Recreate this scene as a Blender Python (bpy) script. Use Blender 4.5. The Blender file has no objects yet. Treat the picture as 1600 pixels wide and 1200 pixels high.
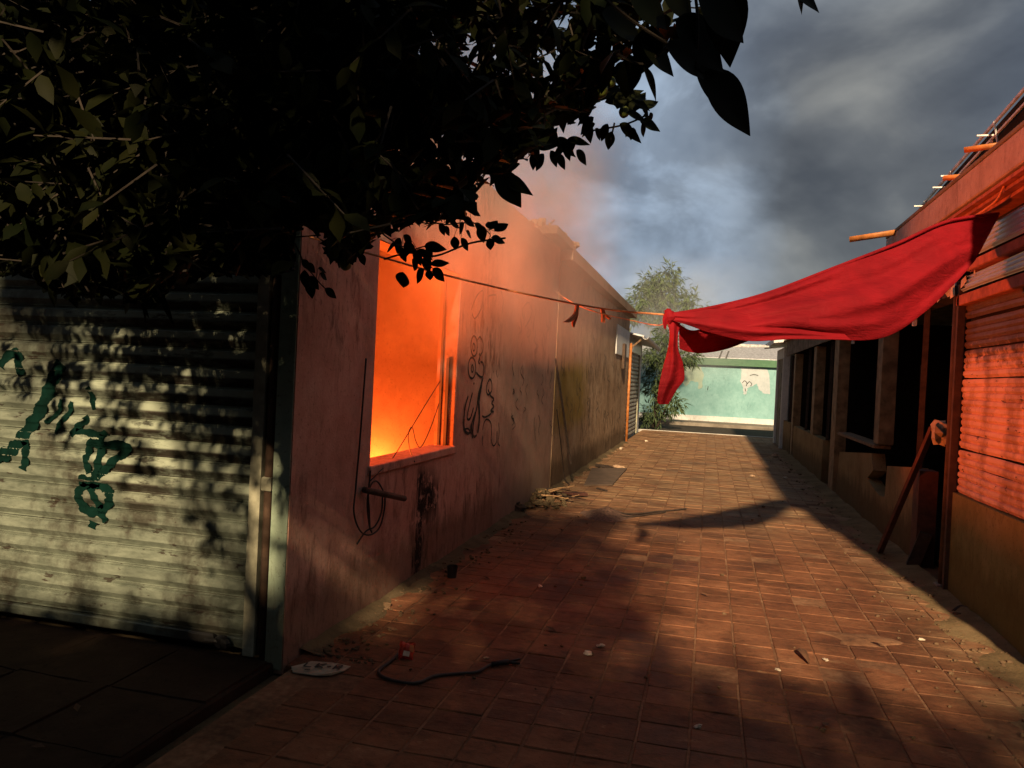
import bpy, math, random
import numpy as np
from mathutils import Vector, Matrix

# ------------------------------------------------------------------ camera
F_PX, EYE = 1200.0, 1.5
VPX, VPY, ROLL = 1109.0, 602.0, 0.048
d_ = np.array([(VPX - 800) / F_PX, (VPY - 600) / F_PX, 1.0]); d_ /= np.linalg.norm(d_)
n_ = np.cross(d_, np.array([1, ROLL, 0.0])); n_ /= np.linalg.norm(n_)
if n_[1] < 0: n_ = -n_
r_ = np.cross(n_, d_)
if r_[0] < 0: r_ = -r_
RW = np.stack([r_, d_, -n_])            # image axes (right, down, forward) -> world

RT = RW.T.tolist()
scene = bpy.context.scene
cam_d = bpy.data.cameras.new('camera'); cam = bpy.data.objects.new('camera', cam_d)
scene.collection.objects.link(cam); scene.camera = cam
cam_d.sensor_width = 36.0; cam_d.lens = 36.0 * F_PX / 1600.0
cam_d.clip_start = 0.05; cam_d.clip_end = 2000
m = Matrix([[RW[i][0], -RW[i][1], -RW[i][2]] for i in range(3)]).to_4x4()
m.translation = (0, 0, EYE); cam.matrix_world = m

def ray(px, py):
    return RW @ np.array([(px - 800) / F_PX, (py - 600) / F_PX, 1.0])
def at_y(px, py, Y):
    v = ray(px, py); return Vector(v * (Y / v[1])) + Vector((0, 0, EYE))
def at_x(px, py, X):
    v = ray(px, py); return Vector(v * (X / v[0])) + Vector((0, 0, EYE))
def at_z(px, py, Z=0.0):
    v = ray(px, py); return Vector(v * ((Z - EYE) / v[2])) + Vector((0, 0, EYE))
def project(P):
    x, y, z = float(P[0]), float(P[1]), float(P[2]) - EYE
    c2 = RT[2][0] * x + RT[2][1] * y + RT[2][2] * z
    if c2 < 0.02: return (-9999, -9999, c2)
    return (800 + F_PX * (RT[0][0] * x + RT[0][1] * y + RT[0][2] * z) / c2, 600 + F_PX * (RT[1][0] * x + RT[1][1] * y + RT[1][2] * z) / c2, c2)

# ------------------------------------------------------------------ light
SUN_AZ, SUN_TAN = math.radians(6.5), 0.50
SUN_EL = math.atan(SUN_TAN)
sun_dir = Vector((-math.sin(SUN_AZ) * math.cos(SUN_EL), math.cos(SUN_AZ) * math.cos(SUN_EL), -math.sin(SUN_EL)))
sd = bpy.data.lights.new('sun', 'SUN'); sun = bpy.data.objects.new('sun', sd)
scene.collection.objects.link(sun)
sd.energy = 4.5; sd.angle = math.radians(1.8); sd.color = (1.0, 0.72, 0.42)
sun.rotation_euler = sun_dir.to_track_quat('-Z', 'Y').to_euler()
scene.view_settings.view_transform = 'Standard'
scene.view_settings.look = 'None'
scene.view_settings.exposure = 1.0
scene.view_settings.gamma = 1.0
scene.view_settings.use_curve_mapping = False
try:
    scene.cycles.use_denoising = True
    scene.cycles.volume_step_rate = 4.0
    scene.cycles.volume_max_steps = 64
    scene.cycles.max_bounces = 8
    scene.cycles.volume_bounces = 1
    scene.cycles.sample_clamp_indirect = 4.0
except Exception:
    pass

# ------------------------------------------------------------------ node helpers
class N:
    def __init__(self, tree):
        self.t = tree; self.n = tree.nodes; self.l = tree.links
    def new(self, kind, **kw):
        nd = self.n.new(kind)
        for k, v in kw.items(): setattr(nd, k, v)
        return nd
    def put(self, sock, v):
        if v is None: return
        if hasattr(v, 'default_value') or hasattr(v, 'is_linked'): self.l.new(v, sock)
        else:
            if isinstance(v, (tuple, list)) and len(v) == 3 and sock.type == 'RGBA': v = (*v, 1)
            sock.default_value = v
    def pos(self): return self.new('ShaderNodeNewGeometry').outputs['Position']
    def scale(self, vec, s, loc=(0, 0, 0)):
        nd = self.new('ShaderNodeMapping'); self.put(nd.inputs['Vector'], vec)
        nd.inputs['Scale'].default_value = s; nd.inputs['Location'].default_value = loc
        return nd.outputs[0]
    def noise(self, vec, scale=5, detail=4, rough=.55, dist=0.0):
        nd = self.new('ShaderNodeTexNoise'); self.put(nd.inputs['Vector'], vec)
        nd.inputs['Scale'].default_value = scale; nd.inputs['Detail'].default_value = detail
        nd.inputs['Roughness'].default_value = rough; nd.inputs['Distortion'].default_value = dist
        return nd.outputs[0]
    def vor(self, vec, scale=5, feature='F1'):
        nd = self.new('ShaderNodeTexVoronoi', feature=feature); self.put(nd.inputs['Vector'], vec)
        nd.inputs['Scale'].default_value = scale; return nd.outputs[0]
    def ramp(self, fac, stops):
        nd = self.new('ShaderNodeValToRGB'); self.put(nd.inputs[0], fac)
        el = nd.color_ramp.elements
        while len(el) < len(stops): el.new(0.5)
        for e, (p, c) in zip(el, stops):
            e.position = p
            e.color = (c, c, c, 1) if isinstance(c, (int, float)) else (*c, 1)
        return nd.outputs[0]
    def mix(self, fac, a, b, blend='MIX'):
        nd = self.new('ShaderNodeMix', data_type='RGBA', blend_type=blend)
        self.put(nd.inputs[0], fac); self.put(nd.inputs[6], a); self.put(nd.inputs[7], b)
        return nd.outputs[2]
    def math(self, op, a, b=None, c=None, clamp=False):
        nd = self.new('ShaderNodeMath', operation=op, use_clamp=clamp)
        self.put(nd.inputs[0], a); self.put(nd.inputs[1], b)
        if c is not None: self.put(nd.inputs[2], c)
        return nd.outputs[0]
    def xyz(self, vec):
        nd = self.new('ShaderNodeSeparateXYZ'); self.put(nd.inputs[0], vec); return nd.outputs
    def band(self, v, a, b, soft=.1):
        """1 between a and b, soft edges"""
        up = self.new('ShaderNodeMapRange'); self.put(up.inputs[0], v)
        up.inputs[1].default_value = a - soft; up.inputs[2].default_value = a + soft
        dn = self.new('ShaderNodeMapRange'); self.put(dn.inputs[0], v)
        dn.inputs[1].default_value = b + soft; dn.inputs[2].default_value = b - soft
        return self.math('MULTIPLY', up.outputs[0], dn.outputs[0])
    def bump(self, h, strength=.3, dist=.01):
        nd = self.new('ShaderNodeBump'); self.put(nd.inputs['Height'], h)
        nd.inputs['Strength'].default_value = strength; nd.inputs['Distance'].default_value = dist
        return nd.outputs[0]

MATS = {}
def material(name):
    mt = bpy.data.materials.new(name); mt.use_nodes = True
    nt = mt.node_tree; nt.nodes.clear()
    k = N(nt); out = k.new('ShaderNodeOutputMaterial')
    MATS[name] = mt
    return mt, k, out
def pbr(k, out, color, rough=.8, metal=0.0, normal=None, spec=.3, **kw):
    b = k.new('ShaderNodeBsdfPrincipled')
    k.put(b.inputs['Base Color'], color); k.put(b.inputs['Roughness'], rough); k.put(b.inputs['Metallic'], metal)
    b.inputs['Specular IOR Level'].default_value = spec
    if normal is not None: k.put(b.inputs['Normal'], normal)
    for kk, v in kw.items(): k.put(b.inputs[kk], v)
    k.l.new(b.outputs[0], out.inputs['Surface'])
    return b

# ------------------------------------------------------------------ sky
world = bpy.data.worlds.new('World'); scene.world = world; world.use_nodes = True
wt = world.node_tree; wt.nodes.clear(); k = N(wt)
wo = k.new('ShaderNodeOutputWorld'); bg = k.new('ShaderNodeBackground')
sky = k.new('ShaderNodeTexSky', sky_type='NISHITA', sun_disc=False)
sky.sun_elevation = SUN_EL; sky.sun_rotation = math.pi - SUN_AZ
tc = k.new('ShaderNodeTexCoord').outputs['Generated']
warp = k.noise(k.scale(tc, (1, 1, 1.6)), 2.2, 3, .5)
v1 = k.scale(tc, (1.0, 1.0, 1.7), (3.7, 0.45, 1.3))
c1 = k.noise(v1, 2.3, 5, .50, .35)
c2 = k.noise(k.scale(tc, (1, 1, 1.5), (8.1, 2.2, 5.5)), 6.5, 5, .55, .3)
cl = k.math('ADD', k.math('MULTIPLY', c1, .78), k.math('MULTIPLY', c2, .22))
ccol = k.ramp(cl, [(.40, (.025, .028, .034)), (.48, (.050, .055, .064)), (.555, (.100, .106, .114)), (.66, (.18, .185, .188))])
h1 = k.noise(k.scale(tc, (1, 1, 1), (1.2, 7.1, 3.9)), 1.6, 2, .5)
tint = k.ramp(h1, [(.38, (.84, .98, 1.16)), (.62, (1.08, 1.03, .90))])
ccol = k.mix(1.0, ccol, tint, 'MULTIPLY')
dt = k.new('ShaderNodeVectorMath', operation='DOT_PRODUCT'); nv = k.new('ShaderNodeVectorMath', operation='NORMALIZE'); k.l.new(tc, nv.inputs[0])
k.l.new(nv.outputs[0], dt.inputs[0]); dt.inputs[1].default_value = (-.155, .958, .24)
pl = k.math('ADD', dt.outputs['Value'], k.math('MULTIPLY', k.math('SUBTRACT', c1, .5), .055))
pl = k.math('MULTIPLY', k.ramp(pl, [(.968, 0), (1.0, 1)]), k.ramp(c2, [(.38, .3), (.60, 1)]))
ccol = k.mix(k.math('MULTIPLY', pl, .85), ccol, (.235, .300, .385))
nis = k.mix(1.0, sky.outputs[0], (.0045, .004, .004), 'MULTIPLY')
k.put(bg.inputs['Color'], k.mix(1.0, ccol, nis, 'ADD'))
bg.inputs['Strength'].default_value = 1.0
k.l.new(bg.outputs[0], wo.inputs['Surface'])

# ------------------------------------------------------------------ materials
def plaster(name, cols, streak=(.05, .03, .02), streak_amt=.6, bump=.25, dirt=None, extra=None, rough=.9, streak_lo=.55, fine=(1, 1, 1)):
    mt, k, out = material(name); p = k.pos()
    a = k.noise(p, 1.7, 6, .6); b = k.noise(p, 9, 5, .6)
    col = k.ramp(k.math('ADD', k.math('MULTIPLY', a, .7), k.math('MULTIPLY', b, .3)), [(.34, cols[0]), (.52, cols[1]), (.68, cols[2])])
    s = k.noise(k.scale(p, (4.5, 4.5, 1.5)), 2.2, 7, .72, .5)
    s2 = k.noise(p, 1.1, 3, .5)
    sm = k.math('MULTIPLY', k.ramp(s, [(streak_lo, 0), (streak_lo + .13, 1)]), k.ramp(s2, [(.40, .15), (.62, 1)]))
    col = k.mix(k.math('MULTIPLY', sm, streak_amt), col, streak)
    s3 = k.noise(k.scale(p, (14, 14, 3.2), (3, 3, 3)), 2.0, 6, .72, .5)
    col = k.mix(k.math('MULTIPLY', k.math('MULTIPLY', k.ramp(s3, [(.57, 0), (.66, 1)]), k.ramp(s2, [(.35, .3), (.6, 1)])), streak_amt * .8), col, streak)
    fk = k.noise(p, 5.5, 7, .75)
    col = k.mix(k.math('MULTIPLY', k.ramp(fk, [(.585, 0), (.61, 1)]), .35), col, cols[2])
    sp = k.noise(p, 42, 3, .6)
    col = k.mix(k.math('MULTIPLY', k.ramp(sp, [(.60, 0), (.70, 1)]), .5), col, streak)
    if dirt:
        z = k.xyz(p)[2]
        lim = k.math('ADD', z, k.math('MULTIPLY', k.noise(k.scale(p, (3, 3, 1)), 2.0, 6, .7), -.55))
        col = k.mix(k.math('MULTIPLY', k.ramp(lim, [(-.10, 1), (.16, 0)]), .6), col, dirt)
    if extra: col = extra(k, p, col)
    h = k.math('ADD', k.math('MULTIPLY', k.noise(p, 60, 4, .6), .5), k.math('MULTIPLY', b, .6))
    pbr(k, out, col, rough, normal=k.bump(h, bump, .012), spec=.06)
    return mt

def pink_extra(k, p, col):
    x, y, z = k.xyz(p)
    nz = k.noise(k.scale(p, (1, 7, 1.2)), 2.6, 5, .65)
    yy = k.math('ADD', y, k.math('MULTIPLY', k.math('SUBTRACT', nz, .5), .55))
    mask = k.math('MAXIMUM', k.math('MULTIPLY', k.band(yy, 5.18, 5.34, .06), k.band(z, -.2, .8, .06)), k.math('MULTIPLY', k.band(yy, 5.16, 5.62, .10), k.band(z, .36, .74, .12)))
    mask = k.math('MULTIPLY', mask, k.ramp(k.noise(p, 11, 5, .7), [(.38, .1), (.48, 1)]))
    col = k.mix(k.math('MULTIPLY', mask, .97), col, (.012, .010, .009))
    # grey bare render further along
    far = k.math('MULTIPLY', k.band(k.math('ADD', y, k.math('MULTIPLY', k.noise(p, 3, 4, .6), 1.2)), 8.1, 30, .35),
                 k.ramp(k.noise(p, 2.4, 5, .6), [(.35, .35), (.6, 1)]))
    col = k.mix(k.math('MULTIPLY', far, .7), col, (.36, .265, .205))
    return col
plaster('pink_plaster', [(.40, .225, .17), (.53, .32, .25), (.62, .41, .33)], (.11, .055, .038), .9, .5, (.10, .065, .04), pink_extra, streak_lo=.50)

def brown_extra(k, p, col):
    x, y, z = k.xyz(p)
    n = k.noise(p, 3.2, 5, .65)
    yy = k.math('ADD', y, k.math('MULTIPLY', n, 1.6))
    msk = k.math('MULTIPLY', k.band(yy, 11.0, 13.4, .5), k.band(k.math('ADD', z, k.math('MULTIPLY', n, .4)), 1.0, 2.0, .12))
    col = k.mix(k.math('MULTIPLY', msk, .65), col, (.26, .18, .02))
    return col
plaster('brown_plaster', [(.24, .155, .10), (.36, .25, .165), (.46, .34, .24)], (.045, .028, .018), .9, .5, (.05, .035, .022), brown_extra, streak_lo=.50)
plaster('ochre_plaster', [(.15, .135, .055), (.20, .185, .080), (.24, .22, .11)], (.06, .045, .02), .55, .25, (.09, .075, .03))
plaster('half_wall_plaster', [(.16, .11, .055), (.22, .16, .085), (.25, .19, .11)], (.05, .035, .02), .7, .35, (.05, .035, .02))
plaster('pillar_plaster', [(.18, .24, .18), (.28, .36, .28), (.36, .43, .34)], (.07, .06, .04), .7, .3, (.12, .10, .06))
plaster('white_plaster', [(.42, .45, .48), (.55, .58, .60), (.62, .64, .66)], (.16, .15, .14), .6, .2)
plaster('soot_room', [(.135, .085, .06), (.16, .10, .075), (.18, .12, .085)], (.08, .05, .035), .2, .12)
plaster('reveal_soot', [(.10, .06, .04), (.17, .10, .07), (.22, .14, .10)], (.03, .02, .015), .6, .3)
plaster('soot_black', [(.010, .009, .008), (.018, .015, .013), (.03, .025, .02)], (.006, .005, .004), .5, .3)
plaster('concrete', [(.13, .115, .10), (.20, .18, .155), (.25, .23, .20)], (.07, .06, .05), .5, .4)
plaster('eave_concrete', [(.18, .12, .085), (.26, .175, .125), (.30, .21, .16)], (.07, .045, .03), .7, .4)
plaster('front_floor', [(.026, .016, .011), (.042, .025, .017), (.060, .038, .026)], (.012, .008, .006), .6, .5)
plaster('dirt', [(.06, .045, .028), (.10, .075, .045), (.15, .115, .07)], (.03, .02, .014), .4, .6)
plaster('sand', [(.10, .070, .038), (.17, .12, .065), (.24, .175, .10)], (.05, .034, .02), .5, .9)
plaster('red_fascia', [(.30, .24, .235), (.42, .34, .33), (.50, .42, .41)], (.18, .13, .125), .8, 1.0)
plaster('mint_plaster', [(.15, .31, .33), (.20, .38, .41), (.26, .45, .48)], (.10, .20, .22), .6, .3)
plaster('green_trim', [(.06, .13, .09), (.08, .17, .11), (.10, .20, .13)], (.04, .06, .04), .4, .2)
plaster('white_paint_patch', [(.30, .36, .42), (.38, .44, .50), (.44, .50, .56)], (.25, .32, .32), .5, .3)
plaster('beige_patch', [(.24, .34, .31), (.29, .38, .34), (.33, .42, .37)], (.25, .28, .2), .5, .3)
plaster('asphalt', [(.04, .036, .032), (.055, .05, .045), (.07, .062, .055)], (.03, .025, .02), .4, .4)
plaster('kerb_concrete', [(.35, .34, .32), (.46, .45, .43), (.52, .51, .49)], (.18, .16, .14), .6, .3)

def tile_mat():
    mt, k, out = material('clay_tile'); p = k.pos()
    oi = k.new('ShaderNodeObjectInfo').outputs['Random']
    a = k.noise(p, 1.3, 5, .6); b = k.noise(p, 14, 5, .65)
    cell = k.new('ShaderNodeTexWhiteNoise'); cell.noise_dimensions = '2D'
    sn = k.new('ShaderNodeVectorMath', operation='FLOOR'); k.put(sn.inputs[0], k.scale(p, (1 / .22, 1 / .205, 1), (1.99 / .22, -2.214 / .205, 0)))
    k.l.new(sn.outputs[0], cell.inputs[0])
    f = k.math('ADD', k.math('MULTIPLY', a, .6), k.math('ADD', k.math('MULTIPLY', b, .3), k.math('MULTIPLY', cell.outputs[0], .10)))
    col = k.ramp(f, [(.34, (.080, .032, .018)), (.48, (.155, .066, .034)), (.60, (.215, .096, .050)), (.72, (.28, .14, .078))])
    # worn streaks running across the alley
    st = k.noise(k.scale(p, (2.6, 4.6, 1)), 2.6, 7, .72, .3)
    col = k.mix(k.math('MULTIPLY', k.ramp(st, [(.54, 0), (.66, 1)]), .65), col, (.060, .026, .014))
    st2 = k.noise(k.scale(p, (2.4, 4.8, 1), (4, 2, 0)), 2.2, 7, .72, .3)
    col = k.mix(k.math('MULTIPLY', k.ramp(st2, [(.60, 0), (.70, 1)]), .55), col, (.36, .23, .13))
    # sandy dust along the right hand wall and further up the alley
    x, y, z = k.xyz(p)
    edge = k.band(k.math('ADD', x, k.math('MULTIPLY', k.noise(p, 2.3, 5, .6), -.9)), .95, 3.0, .22)
    mid = k.math('MULTIPLY', k.band(k.math('ADD', y, k.math('MULTIPLY', k.noise(p, .9, 4, .6), 3.0)), 10.2, 60, 1.4), .8)
    dust = k.math('MULTIPLY', k.math('MAXIMUM', k.math('MULTIPLY', edge, .6), mid), k.ramp(k.noise(k.scale(p, (1, 3.0, 1)), 2.4, 6, .65), [(.36, .1), (.60, 1)]))
    col = k.mix(dust, col, (.27, .185, .105))
    gr = k.noise(k.scale(p, (1, 1.6, 1), (9, 1, 0)), 1.4, 7, .72)
    col = k.mix(k.math('MULTIPLY', k.ramp(gr, [(.48, 0), (.62, 1)]), .6), col, (.050, .024, .014))
    fl = k.noise(p, 55, 3, .7)
    col = k.mix(k.math('MULTIPLY', k.ramp(fl, [(.62, 0), (.70, 1)]), .6), col, (.035, .018, .010))
    h = k.math('ADD', k.math('MULTIPLY', b, .9), k.math('MULTIPLY', st, .9))
    rg = k.ramp(a, [(.35, .62), (.65, .9)])
    pbr(k, out, col, rg, normal=k.bump(h, .6, .014), spec=.14)
tile_mat()

def mortar_mat():
    mt, k, out = material('mortar'); p = k.pos()
    a = k.noise(p, 2.0, 5, .6); b = k.noise(p, 22, 4, .6)
    col = k.ramp(k.math('ADD', k.math('MULTIPLY', a, .6), k.math('MULTIPLY', b, .4)), [(.36, (.075, .034, .018)), (.52, (.17, .085, .045)), (.66, (.27, .155, .09))])
    pbr(k, out, col, .95, normal=k.bump(b, .4, .01))
mortar_mat()

def slat_mat(name, base, light, dirt, soot_from=None, chips=(.03, .02, .015), stripes=False):
    mt, k, out = material(name); p = k.pos()
    a = k.noise(k.scale(p, (1, 1, 3)), 1.6, 5, .6); b = k.noise(k.scale(p, (2, 2, 7)), 6, 5, .65)
    col = k.ramp(k.math('ADD', k.math('MULTIPLY', a, .5), k.math('MULTIPLY', b, .5)), [(.36, base), (.62, light)])
    dm = k.noise(k.scale(p, (1.6, 1.6, 1.0), (3, 5, 1)), 1.5, 6, .7)
    col = k.mix(k.math('MULTIPLY', k.ramp(dm, [(.47, 0), (.60, 1)]), .82), col, dirt)
    ch = k.noise(k.scale(p, (1, 1, 3.2), (1, 8, 2)), 7, 4, .7)
    col = k.mix(k.math('MULTIPLY', k.ramp(ch, [(.625, 0), (.66, 1)]), .85), col, chips)
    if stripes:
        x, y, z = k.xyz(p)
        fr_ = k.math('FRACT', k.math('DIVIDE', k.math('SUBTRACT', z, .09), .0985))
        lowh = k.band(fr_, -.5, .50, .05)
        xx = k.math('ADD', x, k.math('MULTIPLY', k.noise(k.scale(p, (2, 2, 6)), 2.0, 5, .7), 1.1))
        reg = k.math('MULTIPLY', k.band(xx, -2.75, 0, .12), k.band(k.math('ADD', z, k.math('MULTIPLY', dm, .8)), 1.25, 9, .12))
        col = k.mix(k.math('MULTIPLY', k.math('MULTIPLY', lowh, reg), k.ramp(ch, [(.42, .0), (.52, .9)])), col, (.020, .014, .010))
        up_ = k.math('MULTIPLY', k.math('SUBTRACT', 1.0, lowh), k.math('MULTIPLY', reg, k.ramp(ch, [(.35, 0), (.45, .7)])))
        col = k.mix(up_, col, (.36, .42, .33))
    if soot_from is not None:
        z = k.xyz(p)[2]
        zz = k.math('ADD', z, k.math('MULTIPLY', k.math('SUBTRACT', k.noise(k.scale(p, (4, 4, 4)), 2.4, 5, .7), .5), .5))
        col = k.mix(k.math('MULTIPLY', k.band(zz, soot_from, 9, .06), .9), col, (.045, .022, .014))
    pbr(k, out, col, k.ramp(b, [(.3, .42), (.7, .7)]), .15, k.bump(b, .12, .006), spec=.45)
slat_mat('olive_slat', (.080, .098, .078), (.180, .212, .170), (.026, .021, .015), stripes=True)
slat_mat('red_slat', (.60, .38, .30), (.74, .49, .40), (.32, .19, .14), 1.80, (.05, .025, .018))
slat_mat('grey_slat', (.22, .21, .20), (.34, .33, .32), (.10, .08, .06))

def simple(name, col, rough=.7, metal=0.0, var=.35, bump=.2, scale=12, spec=.4):
    mt, k, out = material(name); p = k.pos()
    a = k.noise(p, scale, 5, .6)
    lo = tuple(c * (1 - var) for c in col); hi = tuple(min(1, c * (1 + var)) for c in col)
    pbr(k, out, k.ramp(a, [(.33, lo), (.67, hi)]), rough, metal, k.bump(a, bump, .006), spec=spec)
    return mt
simple('rail_metal', (.27, .27, .20), .6, .1)
simple('rust', (.065, .038, .025), .85)
simple('dark_steel', (.035, .028, .025), .7, .3)
simple('light_steel', (.50, .50, .48), .55, .3)
simple('galvanised', (.70, .70, .72), .28, .7, .15, .05, 3)
simple('beam_red', (.33, .10, .055), .75)
simple('grey_sheet', (.40, .42, .46), .5, .3)
simple('roof_white', (.55, .56, .58), .7)
simple('old_wood', (.15, .095, .055), .9, 0, .5, .5, 18)
simple('burnt_wood', (.030, .020, .016), .9, 0, .5, .5, 18)
simple('plank_red', (.075, .028, .020), .75)
simple('stall_post', (.20, .135, .075), .85, 0, .4, .4, 7)
simple('stall_fascia', (.15, .13, .105), .9, 0, .5, .5, 5)
simple('roof_dark', (.035, .033, .032), .9)
simple('orange_pvc', (.36, .13, .035), .5)
simple('rope_orange', (.62, .24, .10), .85, 0, .3, .5, 60)
simple('rag_orange', (.65, .23, .10), .9)
simple('black_rubber', (.012, .011, .011), .6)
simple('grey_rubber', (.035, .032, .030), .6)
simple('black_paint', (.022, .017, .015), .8)
simple('green_paint', (.002, .013, .010), .9, spec=.04)
simple('dark_print', (.035, .028, .022), .8)
simple('card', (.33, .28, .20), .8, 0, .25)
simple('packet_red', (.55, .05, .025), .4)
simple('packet_white', (.60, .50, .40), .6)
simple('packet_orange', (.62, .19, .04), .45)
simple('paper', (.50, .42, .33), .85)
simple('grit', (.12, .078, .048), .95, spec=.05)
simple('pebble', (.30, .20, .13), .9)
simple('dry_leaf', (.085, .040, .020), .85)
simple('ash', (.13, .075, .055), .95, 0, .5, .8, 40)
simple('twig', (.27, .165, .085), .9)
simple('board', (.085, .058, .042), .85, 0, .3, .3, 6)
simple('bark', (.018, .013, .009), .95, 0, .5, .9, 22)
simple('fruit', (.085, .105, .016), .5, 0, .25, .3, 30)
simple('brick_chunk', (.28, .12, .07), .9)

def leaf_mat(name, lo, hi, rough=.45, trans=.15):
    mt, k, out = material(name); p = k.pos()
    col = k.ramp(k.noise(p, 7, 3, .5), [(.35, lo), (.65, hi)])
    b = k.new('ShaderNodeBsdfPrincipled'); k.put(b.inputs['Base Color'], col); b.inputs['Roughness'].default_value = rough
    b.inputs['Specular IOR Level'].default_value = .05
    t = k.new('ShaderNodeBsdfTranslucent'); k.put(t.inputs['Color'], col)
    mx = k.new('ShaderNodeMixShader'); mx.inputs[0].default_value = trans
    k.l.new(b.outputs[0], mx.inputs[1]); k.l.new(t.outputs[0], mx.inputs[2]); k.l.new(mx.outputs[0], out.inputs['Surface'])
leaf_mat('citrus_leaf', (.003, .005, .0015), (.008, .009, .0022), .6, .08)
leaf_mat('willow_leaf', (.065, .105, .045), (.14, .19, .10), .6, .25)
leaf_mat('bush_leaf', (.045, .075, .035), (.09, .13, .065), .6, .2)

def cloth_mat():
    mt, k, out = material('red_fabric'); p = k.pos()
    col = k.ramp(k.noise(p, 3, 4, .6), [(.35, (.22, .005, .011)), (.65, (.32, .008, .016))])
    w = k.noise(p, 160, 2, .5)
    b = k.new('ShaderNodeBsdfPrincipled'); k.put(b.inputs['Base Color'], col); b.inputs['Roughness'].default_value = .75
    b.inputs['Specular IOR Level'].default_value = .2; b.inputs['Sheen Weight'].default_value = .0
    cr = k.noise(k.scale(p, (2.2, 2.2, 7)), 2.4, 6, .65, .8)
    k.put(b.inputs['Normal'], k.bump(k.math('ADD', k.math('MULTIPLY', w, .05), cr), .55, .035))
    t = k.new('ShaderNodeBsdfTranslucent'); k.put(t.inputs['Color'], col)
    mx = k.new('ShaderNodeMixShader'); mx.inputs[0].default_value = .38
    k.l.new(b.outputs[0], mx.inputs[1]); k.l.new(t.outputs[0], mx.inputs[2]); k.l.new(mx.outputs[0], out.inputs['Surface'])
cloth_mat()

mt, k, out = material('flame')
em = k.new('ShaderNodeEmission'); p = k.pos()
k.put(em.inputs['Color'], k.ramp(k.xyz(p)[2], [(.1, (1, .45, .08)), (.9, (1, .12, .01))])); em.inputs['Strength'].default_value = 9
k.l.new(em.outputs[0], out.inputs['Surface'])

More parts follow.
